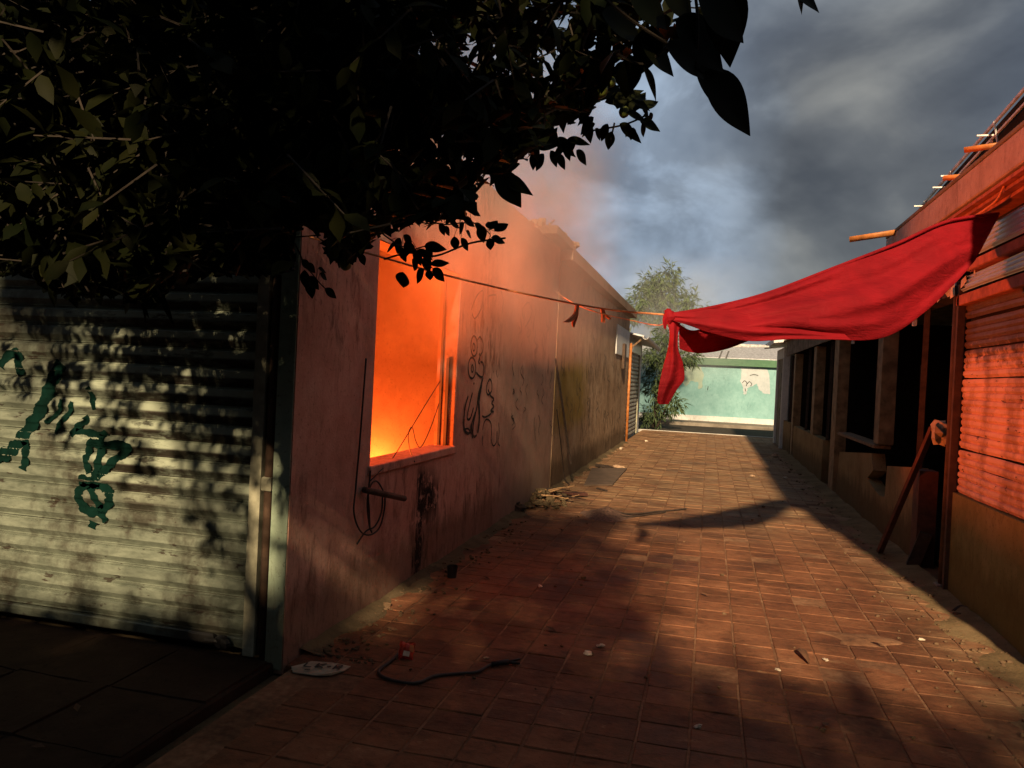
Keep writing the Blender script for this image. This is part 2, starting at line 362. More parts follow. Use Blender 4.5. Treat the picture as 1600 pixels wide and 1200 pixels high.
# ------------------------------------------------------------------ mesh helpers
COL = scene.collection
class MB:
    def __init__(self): self.v = []; self.f = []
    def add(self, vs, fs):
        o = len(self.v); self.v += [tuple(x) for x in vs]; self.f += [tuple(i + o for i in f) for f in fs]; return self
    def box(self, a, b, bev=0.0):
        x0, y0, z0 = a; x1, y1, z1 = b
        if bev <= 0:
            vs = [(x0, y0, z0), (x1, y0, z0), (x1, y1, z0), (x0, y1, z0), (x0, y0, z1), (x1, y0, z1), (x1, y1, z1), (x0, y1, z1)]
            fs = [(0, 3, 2, 1), (4, 5, 6, 7), (0, 1, 5, 4), (1, 2, 6, 5), (2, 3, 7, 6), (3, 0, 4, 7)]
            return self.add(vs, fs)
        g = bev; vs = []; 
        for z, i in ((z0, g), (z0 + g, 0), (z1 - g, 0), (z1, g)):
            vs += [(x0 + i, y0 + i, z), (x1 - i, y0 + i, z), (x1 - i, y1 - i, z), (x0 + i, y1 - i, z)]
        fs = [(3, 2, 1, 0), (12, 13, 14, 15)]
        for l in range(3):
            for j in range(4):
                fs.append((l * 4 + j, l * 4 + (j + 1) % 4, l * 4 + 4 + (j + 1) % 4, l * 4 + 4 + j))
        return self.add(vs, fs)
    def tube(self, pts, r, n=6, cap=True):
        pts = [Vector(p) for p in pts]; rs = r if isinstance(r, (list, tuple)) else [r] * len(pts)
        vs = []; fs = []; prev = None
        for i, p in enumerate(pts):
            t = (pts[min(i + 1, len(pts) - 1)] - pts[max(i - 1, 0)])
            if t.length < 1e-9: t = Vector((0, 0, 1))
            t.normalize()
            if prev is None:
                u = t.orthogonal().normalized()
            else:
                u = (prev - t * prev.dot(t)); u = u.normalized() if u.length > 1e-6 else t.orthogonal().normalized()
            prev = u; w = t.cross(u)
            for j in range(n):
                a = 2 * math.pi * j / n
                vs.append(p + (u * math.cos(a) + w * math.sin(a)) * rs[i])
        for i in range(len(pts) - 1):
            for j in range(n):
                fs.append((i * n + j, i * n + (j + 1) % n, (i + 1) * n + (j + 1) % n, (i + 1) * n + j))
        if cap:
            fs.append(tuple(range(n - 1, -1, -1))); fs.append(tuple((len(pts) - 1) * n + j for j in range(n)))
        return self.add(vs, fs)
    def bar(self, a, b, w, h):
        """rectangular bar from a to b"""
        a = Vector(a); b = Vector(b); t = (b - a).normalized()
        s = t.cross(Vector((0, 0, 1))); s = s.normalized() if s.length > 1e-4 else Vector((1, 0, 0))
        u = s.cross(t)
        vs = []
        for p in (a, b):
            for i, j in ((-1, -1), (1, -1), (1, 1), (-1, 1)): vs.append(p + s * (w / 2 * i) + u * (h / 2 * j))
        return self.add(vs, [(3, 2, 1, 0), (4, 5, 6, 7), (0, 1, 5, 4), (1, 2, 6, 5), (2, 3, 7, 6), (3, 0, 4, 7)])
    def grid(self, P):
        nu = len(P); nv = len(P[0]); vs = [q for row in P for q in row]
        fs = [(i * nv + j, (i + 1) * nv + j, (i + 1) * nv + j + 1, i * nv + j + 1) for i in range(nu - 1) for j in range(nv - 1)]
        return self.add(vs, fs)
    def blob(self, c, r, seed=0, rough=.25, n=8, m_=6):
        rnd = random.Random(seed); vs = []; fs = []; c = Vector(c)
        r = (r, r, r) if isinstance(r, (int, float)) else r
        for i in range(m_ + 1):
            th = math.pi * i / m_
            for j in range(n):
                ph = 2 * math.pi * j / n; q = 1 + rough * (rnd.random() - .5) * 2 if 0 < i < m_ else 1
                vs.append(c + Vector((r[0] * q * math.sin(th) * math.cos(ph), r[1] * q * math.sin(th) * math.sin(ph), r[2] * q * math.cos(th))))
        for i in range(m_):
            for j in range(n): fs.append((i * n + j, (i + 1) * n + j, (i + 1) * n + (j + 1) % n, i * n + (j + 1) % n))
        return self.add(vs, fs)
    def mesh(self, name, mat, smooth=False):
        me = bpy.data.meshes.new(name); me.from_pydata(self.v, [], self.f)
        me.materials.append(MATS[mat]); 
        if smooth: me.polygons.foreach_set('use_smooth', [True] * len(me.polygons))
        me.update(); return me
    def obj(self, name, mat, parent=None, smooth=False):
        return link(name, self.mesh(name, mat, smooth), parent)
def link(name, me, parent=None, loc=None):
    o = bpy.data.objects.new(name, me); COL.objects.link(o)
    if parent is not None: o.parent = parent
    if loc is not None: o.location = loc
    return o
def thing(name, label, cat, group=None):
    o = bpy.data.objects.new(name, None); COL.objects.link(o); o.empty_display_size = .2
    return tag(o, label, cat, group)
def tag(o, label, cat, group=None):
    o['label'] = label; o['category'] = cat
    if group: o['group'] = group
    return o
def kind(o, kd, label=None):
    o['kind'] = kd
    if label: o['label'] = label
    return o
def box(name, a, b, mat, parent=None, bev=0.0):
    a2 = tuple(min(x, y) for x, y in zip(a, b)); b2 = tuple(max(x, y) for x, y in zip(a, b))
    return MB().box(a2, b2, bev).obj(name, mat, parent)
def smooth_path(pts, n=8):
    pts = [Vector(p) for p in pts]; out = []
    for i in range(len(pts) - 1):
        p0 = pts[max(i - 1, 0)]; p1 = pts[i]; p2 = pts[i + 1]; p3 = pts[min(i + 2, len(pts) - 1)]
        for s in range(n):
            t = s / n
            out.append(.5 * ((2 * p1) + (p2 - p0) * t + (2 * p0 - 5 * p1 + 4 * p2 - p3) * t * t + (3 * p1 - p0 - 3 * p2 + p3) * t ** 3))
    out.append(pts[-1]); return out
def ribbon(mb, pts, width, normal, wob=.25, seed=1, lift=None):
    """flat painted stroke lying on a surface with the given normal"""
    rnd = random.Random(seed); nrm = Vector(normal); q = smooth_path(pts, 6); rows = []
    for i, p in enumerate(q):
        t = q[min(i + 1, len(q) - 1)] - q[max(i - 1, 0)]
        s = t.cross(nrm)
        s = s.normalized() if s.length > 1e-7 else Vector((0, 0, 1))
        w = width * (1 + wob * (rnd.random() - .5)) / 2
        if i in (0, len(q) - 1): w *= .55
        a, b = p - s * w, p + s * w
        if lift: a, b = lift(a), lift(b)
        rows.append([a, b])
    mb.grid(rows)

RND = random.Random(7)
XL, XR, YF = -2.0, 1.83, 3.44

# ------------------------------------------------------------------ ground
g = MB().box((-150, -150, -.60), (150, 150, -.09)).obj('ground', 'dirt'); kind(g, 'structure', 'bare dark ground around the alley')
pv = MB().box((XL + .06, 2.21, -.085), (XR + 1.2, 24.6, -.005)).obj('paving', 'mortar'); kind(pv, 'structure', 'red clay tile paving of the alley')
TW, TL = .22, .205
def tile_mesh(seed):
    mb = MB(); hw, hl = TW / 2 - .005, TL / 2 - .0025; r = random.Random(seed)
    dz = [r.uniform(-.0013, .0013) for _ in range(4)]
    c = .003
    lo = [(-hw, -hl, -.03), (hw, -hl, -.03), (hw, hl, -.03), (-hw, hl, -.03)]
    mi = [(x, y, -.005) for x, y, z in lo]
    hi = [(x - math.copysign(c * r.uniform(.7, 1.8), x), y - math.copysign(c * r.uniform(.7, 1.8), y), 0 + dz[i]) for i, (x, y, z) in enumerate(lo)]
    fs = [(8, 9, 10, 11)]
    for l in (0, 4):
        for j in range(4): fs.append((l + j, l + (j + 1) % 4, l + 4 + (j + 1) % 4, l + 4 + j))
    return mb.add(lo + mi + hi, fs)
tile_mbs = [tile_mesh(s) for s in range(6)]
tile_mes = [b.mesh('tile', 'clay_tile') for b in tile_mbs]
cells = []
ncol = int((XR - XL) / TW) + 4; nrow = int((24.5 - 2.21) / TL)
for j in range(nrow):
    for i in range(ncol):
        cx = XL + .01 + (i + .5) * TW; cy = 2.214 + (j + .5) * TL
        if cx + TW / 2 > XR and cy > 4.4: continue
        if cx - TW / 2 < XL + .06 and cy < YF: continue
        px, py, dd = project((cx, cy, 0))
        vis = -40 < px < 1640 and -40 < py < 1230
        cells.append((0 if vis else 1, dd, cx, cy))
cells.sort()
rest = MB()
for n, (vis, dd, cx, cy) in enumerate(cells):
    if RND.random() < .02 and cy > 4.4: continue
    q = RND.randrange(6); rz = RND.choice((0, math.pi)) + RND.uniform(-.012, .012)
    dx, dy = RND.uniform(-.003, .003), RND.uniform(-.003, .003); z = RND.uniform(-.002, .002) - (RND.uniform(.006, .014) if RND.random() < .05 else 0)
    rx, ry = RND.uniform(-.004, .004), RND.uniform(-.004, .004)
    if n < 300:
        o = link('tile', tile_mes[q], pv, (cx + dx, cy + dy, z)); o.rotation_euler = (rx, ry, rz)
    else:
        Mx = Matrix.Translation((cx + dx, cy + dy, z)) @ Matrix.Rotation(rz, 4, 'Z') @ Matrix.Rotation(rx, 4, 'X') @ Matrix.Rotation(ry, 4, 'Y')
        rest.add([Mx @ Vector(v) for v in tile_mbs[q].v], tile_mbs[q].f)
o = rest.obj('tile', 'clay_tile', pv); kind(o, 'stuff')

fp = MB().box((XL + .06, -6, -.085), (7, 2.205, -.016)).obj('front_pavement', 'front_floor'); kind(fp, 'structure', 'dark concrete slab pavement before the alley')
slab_v = []
for s in range(4):
    mb = MB(); mb.box((-.161, -.161, -.04), (.161, .161, 0), .003); slab_v.append(mb.mesh('slab', 'front_floor'))
for j in range(5):
    for i in range(15):
        cx = XL + .235 + i * .33; cy = 2.20 - .178 - j * .33
        px, py, dd = project((cx, cy + .2, 0))
        if cx > 2.6: continue
        o = link('slab', slab_v[(i + j) % 4], fp, (cx, cy, -.003 + RND.uniform(-.004, .003))); o.rotation_euler = (RND.uniform(-.008, .008), RND.uniform(-.008, .008), RND.choice((0, math.pi / 2)))
def rough_slab(seed, h=.249):
    r = random.Random(seed); ring = []
    for (ax, ay), (bx, by) in (((-h, -h), (h, -h)), ((h, -h), (h, h)), ((h, h), (-h, h)), ((-h, h), (-h, -h))):
        for q in range(5): t = q / 5; ring.append((ax + (bx - ax) * t + r.uniform(-.008, .006), ay + (by - ay) * t + r.uniform(-.008, .006)))
    n = len(ring)
    return MB().add([(x, y, -.03) for x, y in ring] + [(x * .985, y * .985, r.uniform(-.003, .003)) for x, y in ring], [tuple(range(n, 2 * n))] + [(i, (i + 1) % n, (i + 1) % n + n, i + n) for i in range(n)]).mesh('slab', 'front_floor')
fslab = [rough_slab(q) for q in range(4)]
fc = MB().box((-9, -6, -.085), (XL - .05, YF + .04, .002), .008).obj('forecourt', 'front_floor'); kind(fc, 'structure', 'dark concrete forecourt under the olive shutter')
for j in range(5):
    for i in range(9):
        w = .5; cx = XL - .05 - .27 - i * .505; cy = YF - .27 - j * .505
        o = link('slab', fslab[(i * 3 + j) % 4], fc, (cx + RND.uniform(-.01, .01), cy, .010 + RND.uniform(-.006, .006))); o.rotation_euler = (RND.uniform(-.01, .01), RND.uniform(-.01, .01), RND.uniform(-.015, .015))
gt = MB().box((XL - .046, -6, -.085), (XL + .056, YF - .01, -.055)).obj('gutter', 'dirt'); kind(gt, 'structure', 'dark narrow gutter running from the building corner')
# dirt heaped along both wall feet
def dirt_strip(name, x0, side, y0, y1, w, h, seed, label, mat='sand'):
    rnd = random.Random(seed); rows = []
    ny = int((y1 - y0) / .09)
    for i in range(ny + 1):
        y = y0 + (y1 - y0) * i / ny
        ww = w * (.45 + .55 * abs(math.sin(i * .37 + seed)) + rnd.uniform(-.18, .25)); hh = h * (.4 + .6 * abs(math.sin(i * .23 + 2 * seed)) + rnd.uniform(-.1, .2))
        rows.append([(x0 + side * ww * t, y, hh * (1 - t) ** 1.6 + rnd.uniform(-.003, .003) * (1 if t < .9 else 0) - (.008 if t > .9 else 0)) for t in (0, .25, .5, .75, 1)])
    o = MB().grid(rows).obj(name, mat, None, True); kind(o, 'structure', label); return o
dirt_strip('dirt_verge', XR - .003, -1, 3.6, 19.5, .34, .040, 3, 'sandy dirt strip along the foot of the right hand wall')
dirt_strip('dirt_verge', XL + .003, 1, 3.6, 19.0, .16, .035, 5, 'thin dirt strip along the foot of the pink wall', 'dirt')

# street beyond
st = MB().box((-40, 24.61, -.085), (40, 29.2, -.03)).obj('street', 'asphalt'); kind(st, 'structure', 'grey street crossing behind the alley')
kb = MB().box((-14, 24.50, -.08), (14, 24.605, .012), .01).obj('kerb', 'kerb_concrete'); kind(kb, 'structure', 'pale kerb line at the far end of the paving')
sw = MB().box((-40, 29.25, -.085), (40, 30.95, .09), .01).obj('sidewalk', 'concrete'); kind(sw, 'structure', 'pale sidewalk below the mint wall')

# ------------------------------------------------------------------ pink building with the fire
pb = thing('pink_building', 'pink plastered shop with burning window and olive roller shutter, left of the alley', 'building')
WY0, WY1, WZ0, WZ1, WT = 4.36, 5.95, .90, 2.30, .17
mb = MB(); x0, x1 = XL - WT, XL
mb.box((x0, YF + .221, -.05), (x1, WY0, 3.2)).box((-2.09, YF + .001, -.05), (x1, YF + .221, 3.2)).box((x0, WY1, -.05), (x1, 10.02, 3.2)).box((x0, WY0, -.05), (x1, WY1, WZ0)).box((x0, WY0, WZ1), (x1, WY1, 3.2))
mb.obj('wall', 'pink_plaster', pb)
# broken parapet edge with rubble crumbs
par = MB()
for i in range(46):
    y = YF + .05 + i * .142; h = RND.uniform(.004, .045) * (1.6 if y > 8.2 else .6)
    par.box((x0 + RND.uniform(0, .03), y, 3.198), (x1 - RND.uniform(.002, .04), y + .15, 3.2 + h))
par.obj('parapet', 'pink_plaster', pb)
# interior shell
rm = MB()
rm.box((-6.4, 3.66, -.05), (-6.3, 8.9, 3.0)).box((-6.3, 8.75, -.05), (x0 - .002, 8.9, 3.0)).box((-6.3, 3.66, -.05), (x0 - .002, 3.74, 3.0)).box((-6.3, 3.74, 3.0), (x0 - .002, 8.75, 3.06))
rm.obj('room_wall', 'soot_room', pb)
box('room_floor', (-6.3, 3.74, -.045), (x0 - .002, 8.75, .03), 'soot_room', pb)
box('roof', (-6.6, 3.5, 3.065), (x0 - .004, 10.0, 3.18), 'concrete', pb)
# facade: pillar, channel, rail, lintel
PX0 = -2.098
mb = MB().box((PX0, YF - .006, -.03), (XL - .006, YF - .0005, 3.19), .002); mb.obj('pillar', 'pillar_plaster', pb)
box('pipe_chase', (-2.166, YF + .05, -.02), (PX0 - .002, YF + .2, 3.18), 'rust', pb)
cd = MB().tube([(-2.136, YF + .024, .03), (-2.136, YF + .024, 2.9)], .024, 8).obj('conduit', 'rust', pb, True)
MB().box((-2.163, YF - .006, .86), (-2.106, YF + .05, .93), .004).obj('clamp', 'rail_metal', pb)
MB().box((-2.163, YF - .006, 1.95), (-2.106, YF + .05, 2.0), .004).obj('clamp', 'rail_metal', pb)
box('lintel', (-6.6, YF - .002, 2.80), (PX0 - .002, YF + .2, 3.19), 'pillar_plaster', pb)
box('pillar', (-6.6, YF, -.03), (-6.25, YF + .2, 2.798), 'pillar_plaster', pb)

# roller shutter: a rail frame with one object for every slat
def slat_profile(pitch, dep, n=10):
    # (depth towards viewer, height) from bottom to top of a slat
    return [(0, 0), (dep * .30, .02 * pitch), (dep * .34, .06 * pitch), (dep * .12, .09 * pitch), (dep, .41 * pitch), (dep * .97, .60 * pitch), (dep * .92, .84 * pitch), (dep * .55, .90 * pitch), (dep * .62, .93 * pitch), (dep * .10, .97 * pitch), (0, 1.0 * pitch)]
def prof_depth(prof, h):
    for (d0, h0), (d1, h1) in zip(prof, prof[1:]):
        if h0 <= h <= h1: return d0 + (d1 - d0) * (h - h0) / max(1e-9, h1 - h0)
    return 0
SP, SDEP = .0985, .024
prof = slat_profile(SP, SDEP)
SY = YF + .062       # back plane of slats
SX0, SX1 = -6.24, -2.228
rs = MB().box((-2.232, YF - .002, .012), (-2.169, YF + .09, 2.80), .005).obj('roller_shutter', 'rail_metal', pb)
rs['label'] = 'olive roller shutter with green graffiti'
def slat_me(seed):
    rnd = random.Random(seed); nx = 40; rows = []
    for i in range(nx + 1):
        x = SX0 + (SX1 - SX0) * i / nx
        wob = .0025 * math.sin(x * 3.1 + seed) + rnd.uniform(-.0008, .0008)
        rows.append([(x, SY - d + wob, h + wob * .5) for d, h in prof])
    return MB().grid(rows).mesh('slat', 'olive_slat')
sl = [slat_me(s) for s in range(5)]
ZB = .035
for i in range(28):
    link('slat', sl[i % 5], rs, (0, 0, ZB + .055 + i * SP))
bb = MB().box((SX0, SY - .034, ZB), (SX1, SY + .002, ZB + .054), .006); bb.obj('bottom_bar', 'olive_slat', rs)
lk = MB().box((-2.55, YF - .005, .045), (-2.40, YF + .025, .10), .01); lk.tube([(-2.44, YF - .01, .07), (-2.38, YF - .016, .075), (-2.32, YF - .01, .06)], .014, 8)
lk.blob((-2.34, YF - .012, .07), (.045, .02, .04), 3, .2); lk.obj('lock', 'black_rubber', rs)
def on_shutter(px, py):
    p = at_y(px, py, SY - SDEP); return p
def lift_shutter(p):
    h = (p.z - ZB - .055) % SP
    return Vector((p.x, SY - max(prof_depth(prof, h), SDEP * .7) - .0035, p.z))
def shutter_graffiti(name, strokes):
    mb = MB()
    for s, (w, pts) in enumerate(strokes):
        w *= 1.55
        q = smooth_path([on_shutter(*p) for p in pts], 14)
        rnd = random.Random(s); rows = []
        for i, p in enumerate(q):
            t = q[min(i + 1, len(q) - 1)] - q[max(i - 1, 0)]; sd_ = Vector((t.z, 0, -t.x))
            sd_ = sd_.normalized() if sd_.length > 1e-7 else Vector((1, 0, 0))
            ww = w * (1 + .18 * math.sin(i * .5 + s) + rnd.uniform(-.08, .08)) / 2
            rows.append([lift_shutter(p + sd_ * (ww * c)) for c in (-1, -.6, -.2, .2, .6, 1)])
        mb.grid(rows)
    return mb.obj(name, 'green_paint', rs)
def zp(x, y): return (x / 4.0, 540 + y / 4.0)
shutter_graffiti('graffiti', [
    (.050, [zp(385, 110), zp(340, 190), zp(300, 290), zp(240, 420), zp(190, 500), zp(120, 600), zp(60, 660), zp(0, 690), zp(-60, 700)]),
    (.032, [zp(150, 590), zp(160, 660), zp(150, 740), zp(140, 775)]),
    (.034, [zp(0, 130), zp(50, 60), zp(110, 50), zp(115, 110), zp(130, 185)]),
    (.017, [zp(385, 335), zp(370, 400), zp(330, 450), zp(280, 480)]),
    (.019, [zp(450, 350), zp(430, 420), zp(380, 480), zp(345, 550)]),
    (.020, [zp(545, 260), zp(570, 310), zp(590, 400)]),
    (.022, [zp(440, 560), zp(480, 510), zp(540, 470), zp(530, 440)]),
    (.024, [zp(470, 530), zp(560, 545), zp(640, 560), zp(660, 540)]),
    (.026, [zp(640, 560), zp(620, 620), zp(560, 610), zp(550, 680), zp(535, 720), zp(555, 800)]),
    (.030, [zp(560, 600), zp(640, 620), zp(780, 625), zp(790, 660), zp(720, 710), zp(660, 770), zp(610, 820)]),
    (.030, [zp(640, 620), zp(620, 700), zp(600, 780), zp(590, 830)]),
    (.040, [zp(490, 840), zp(560, 850), zp(620, 860)]),
    (.034, [zp(560, 850), zp(500, 900), zp(490, 950), zp(520, 1010), zp(580, 1040), zp(650, 1020), zp(685, 960), zp(670, 900), zp(620, 870), zp(560, 850)]),
    (.028, [zp(560, 880), zp(590, 950), zp(620, 1010), zp(640, 1060), zp(660, 1100)]),
    (.032, [zp(580, 1100), zp(570, 1140)]),
])

# window: sill, frame remains, hanging wires
wn = MB().box((XL - WT - .02, WY0 - .03, WZ0 - .055), (XL + .022, WY1 + .02, WZ0 + .004), .006).obj('window', 'pink_plaster', pb)
wn['label'] = 'glassless burning window opening with orange light'
wf = MB(); wf.box((XL - .085, WY1 - .022, WZ0 + .006), (XL - .060, WY1 - .008, 1.62)).box((XL - .14, WY1 - .014, WZ0 + .006), (XL - .12, WY1 - .003, 2.27)); wf.obj('frame', 'dark_steel', wn)
MB().box((XL - WT + .001, WY1 - .006, WZ0 + .008), (XL - .004, WY1 + .0, WZ1 - .001)).obj('reveal', 'reveal_soot', wn)
MB().box((XL - WT + .001, WY0 + .002, WZ1 - .006), (XL - .004, WY1 - .008, WZ1 - .0005)).obj('reveal', 'reveal_soot', wn)
def wallp(px, py, off=.012): return at_x(px, py, XL + off)
def hang(name, lst, r, mat, parent):
    mb = MB()
    for pts in lst: mb.tube(smooth_path(pts, 8), r, 5)
    return mb.obj(name, mat, parent, True)
def winp(px, py, off=-.05): return at_x(px, py, XL + off)
hang('wire', [[winp(688, 595), winp(660, 640), winp(636, 680), winp(612, 718), wallp(596, 734, .03), wallp(578, 752, .03)],
              [winp(686, 630, -.02), winp(672, 670), winp(658, 698), winp(650, 690), winp(644, 668), winp(638, 678), winp(640, 700), wallp(648, 722, .03)]], .0035, 'black_rubber', wn)
wc = hang('cable_coil', [[wallp(572, 560, .02), wallp(563, 680, .02), wallp(556, 760, .02), wallp(553, 800, .03), wallp(562, 828, .03), wallp(576, 836, .035), wallp(592, 826, .03), wallp(600, 800, .03), wallp(601, 775, .03), wallp(592, 755, .03), wallp(583, 753, .03), wallp(576, 770, .03), wallp(577, 800, .03), wallp(578, 826, .04)],
                         [wallp(598, 770, .03), wallp(596, 800, .04), wallp(586, 822, .04), wallp(572, 830, .03), wallp(558, 850, .03)],
                         [wallp(579, 735, .02), wallp(576, 765, .03), wallp(574, 790, .03), wallp(577, 820, .03), wallp(581, 832, .03)]], .0055, 'black_rubber', None)
tag(wc, 'dark cable loops hanging below the burning window on the pink wall', 'cable')
ps = MB().tube([wallp(566, 764, -.03), wallp(572, 766, .06), wallp(600, 772, .10), wallp(632, 779, .12)], .019, 8).obj('pipe_stub', 'rust', None, True)
tag(ps, 'rusty pipe stub sticking out of pink wall under the burning window', 'pipe')
# graffiti on the pink wall
def wall_graffiti(name, parent, strokes, X=XL, off=.003, mat='black_paint', f=None):
    mb = MB()
    for s, (w, pts) in enumerate(strokes):
        ribbon(mb, [at_x(*(f(*p) if f else p), X + off + .0003 * (s % 7)) for p in pts], w, (1, 0, 0), .35, s)
    return mb.obj(name, mat, parent)
def gp(x, y): return (715 + x / 6.0, 510 + y / 6.0)
def ring(cx, cy, rx, ry, n=9, a0=0.0): return [gp(cx + rx * math.cos(a0 + 2 * math.pi * i / n), cy + ry * math.sin(a0 + 2 * math.pi * i / n)) for i in range(n + 1)]
G1 = [
    (.022, ring(155, 185, 30, 95)), (.018, ring(152, 195, 10, 35)), (.022, ring(135, 390, 36, 98)), (.018, ring(138, 395, 10, 34)),
    (.022, [gp(185, 130), gp(210, 100), gp(238, 150), gp(235, 230), gp(215, 270), gp(195, 330), gp(210, 350)]),
    (.022, [gp(215, 330), gp(242, 350), gp(245, 430), gp(230, 475), gp(200, 460), gp(175, 430)]),
    (.030, [gp(205, 250), gp(208, 300), gp(195, 330)]), (.03, [gp(152, 525), gp(154, 545)]),
    (.022, [gp(300, 490), gp(275, 550), gp(270, 610), gp(290, 640), gp(320, 600), gp(318, 520), gp(300, 490)]),
    (.024, [gp(285, 590), gp(310, 650), gp(340, 680), gp(320, 720), gp(340, 750), gp(310, 790), gp(340, 800)]),
    (.022, [gp(230, 840), gp(260, 850), gp(310, 820), gp(320, 780)]),
    (.035, [gp(240, 480), gp(200, 620), gp(180, 760), gp(150, 900), gp(140, 1050)]), (.05, [gp(225, 540), gp(200, 700), gp(205, 860), gp(190, 1000)]),
    (.03, [gp(100, 650), gp(70, 760), gp(60, 900), gp(70, 980), gp(110, 1000), gp(130, 920)]), (.026, [gp(140, 620), gp(110, 740), gp(90, 860), gp(120, 860), gp(150, 760)]),
    (.03, [gp(170, 800), gp(130, 930), gp(150, 1030), gp(180, 1020)]), (.02, [gp(55, 970), gp(100, 960), gp(130, 1010)]),
    (.018, [gp(235, 970), gp(250, 900), gp(275, 870), gp(310, 900), gp(320, 990), gp(315, 1060), gp(335, 1120), gp(365, 1080), gp(370, 980)]),
    (.016, [gp(385, 900), gp(390, 1000), gp(380, 1090), gp(395, 1120)]), (.014, [gp(235, 1030), gp(232, 1120)]),
    (.014, [gp(290, 130), gp(292, 215)]), (.012, [gp(340, 200), gp(345, 330), gp(335, 440)]), (.012, [gp(370, 240), gp(360, 400), gp(375, 480)]), (.012, [gp(398, 260), gp(390, 400), gp(385, 470)]),
]
G1 = [(w * .85, q) for w, q in G1]
wall_graffiti('graffiti', pb, G1[:7])['label'] = 'black bubble letter tag'
kind(wall_graffiti('graffiti', pb, G1[7:]), 'stuff')
def fp_(x, y): return (680 + x / 4.0, 380 + y / 4.0)
scr = []
rs_ = random.Random(12)
for _ in range(34):
    x = rs_.uniform(440, 730); y = rs_.uniform(360, 1150); L = rs_.uniform(30, 150)
    scr.append((rs_.uniform(.008, .016), [fp_(x, y), fp_(x + rs_.uniform(-12, 12), y + L * .35), fp_(x + rs_.uniform(-14, 14), y + L * .7), fp_(x + rs_.uniform(-8, 8), y + L)]))
scr += [(.014, [fp_(225, 420), fp_(260, 330), fp_(300, 300), fp_(290, 400), fp_(250, 470), fp_(230, 440)]), (.014, [fp_(330, 330), fp_(380, 325), fp_(375, 370)]), (.014, [fp_(410, 290), fp_(425, 360), fp_(418, 440)]),
        (.014, [fp_(555, 480), fp_(545, 420), fp_(580, 370), fp_(605, 420), fp_(590, 480), fp_(560, 525)]), (.014, [fp_(690, 640), fp_(705, 520), fp_(720, 490), fp_(712, 600)])]
kind(wall_graffiti('scribble', pb, scr, mat='dark_print'), 'stuff')

# rebar at the parapet
MB().tube([at_x(848, 362, XL - .1), at_x(866, 344, XL - .05)], .012, 6).obj('rebar', 'rust', pb)

# ------------------------------------------------------------------ brown walled building
bw = thing('brown_building', 'brown stained graffiti wall with dark overhanging eave beyond the pink shop', 'building')
box('wall', (XL - .17, 10.045, -.05), (XL + .006, 19.20, 3.06), 'brown_plaster', bw)
box('roof', (-6.6, 10.03, 3.065), (XL - .2, 19.2, 3.2), 'concrete', bw)
ev = MB().box((XL - .19, 8.9, 3.205), (XL + .17, 10.028, 3.30)); ev.box((XL - .19, 10.03, 3.07), (XL + .17, 19.22, 3.23)); ev.obj('eave', 'eave_concrete', bw)
rub = MB(); rr = random.Random(3)
for i in range(26):
    y = 8.4 + rr.random() * 2.4; rub.blob((XL - .1 + rr.uniform(-.1, .2), y, 3.23 + (.08 if y > 8.9 else 0) + rr.uniform(0, .05)), rr.uniform(.02, .06), i, .4, 6, 4)
rub.obj('rubble', 'eave_concrete', bw)
box('back_wall', (-6.6, 10.05, -.05), (-6.5, 19.2, 3.06), 'concrete', bw)
def bq(x, y): return (840 + x / 5.456, 480 + y / 5.456)
scr = []; rs_ = random.Random(5)
for _ in range(22):
    x = rs_.uniform(180, 700); y = rs_.uniform(230, 1000); L = rs_.uniform(60, 170); a = rs_.uniform(-14, 14)
    scr.append((rs_.uniform(.010, .018), [bq(x, y), bq(x + a, y + L * .3), bq(x - a * .6, y + L * .6), bq(x + a * .3, y + L)]))
for _ in range(70):
    x = rs_.uniform(180, 720); y = rs_.uniform(260, 1000); L = rs_.uniform(40, 160)
    scr.append((rs_.uniform(.008, .02), [bq(x, y), bq(x + rs_.uniform(-6, 6), y + L * .5), bq(x + rs_.uniform(-5, 5), y + L)]))
kind(wall_graffiti('scribble', bw, scr, XL + .006, .003, 'dark_print'), 'stuff')
box('panel', (XL + .007, 16.5, 2.08), (XL + .03, 19.1, 2.72), 'white_plaster', bw, .004)
box('bracket', (XL + .032, 17.6, 1.78), (XL + .09, 17.95, 2.36), 'rust', bw, .01)

# ------------------------------------------------------------------ far left shop
fs = thing('small_shop', 'small pale shop with narrow grey shutter and white gutter at left end of alley', 'shop')
box('wall', (-6.5, 19.25, -.05), (XL - .06, 23.8, 2.75), 'white_plaster', fs)
s2 = MB().box((XL - .058, 22.55, 0), (XL + .0, 22.68, 2.45), .004).obj('roller_shutter', 'rail_metal', fs)
rows = [[(XL - .05 + d, y, h) for d, h in slat_profile(.11, .03)] for y in (19.55, 21, 22.5)]
sm_ = MB().grid(rows).mesh('slat', 'grey_slat')
for i in range(20): link('slat', sm_, s2, (0, 0, .03 + i * .11))
MB().tube([(XL + .05, 19.3, 0), (XL + .045, 19.32, 1.2), (XL + .05, 19.3, 2.45)], .035, 8).obj('pole', 'orange_pvc', fs, True)
rf = MB(); rf.add([(XL + .36, 19.3, 2.62), (XL + .36, 24.2, 2.55), (-5.5, 24.2, 3.3), (-5.5, 19.3, 3.4), (XL + .36, 19.3, 2.66), (XL + .36, 24.2, 2.59), (-5.5, 24.2, 3.34), (-5.5, 19.3, 3.44)],
                  [(3, 2, 1, 0), (4, 5, 6, 7), (0, 1, 5, 4), (1, 2, 6, 5), (2, 3, 7, 6), (3, 0, 4, 7)])
rfo = rf.obj('roof', 'grey_sheet', fs)
gu = MB(); rows = []
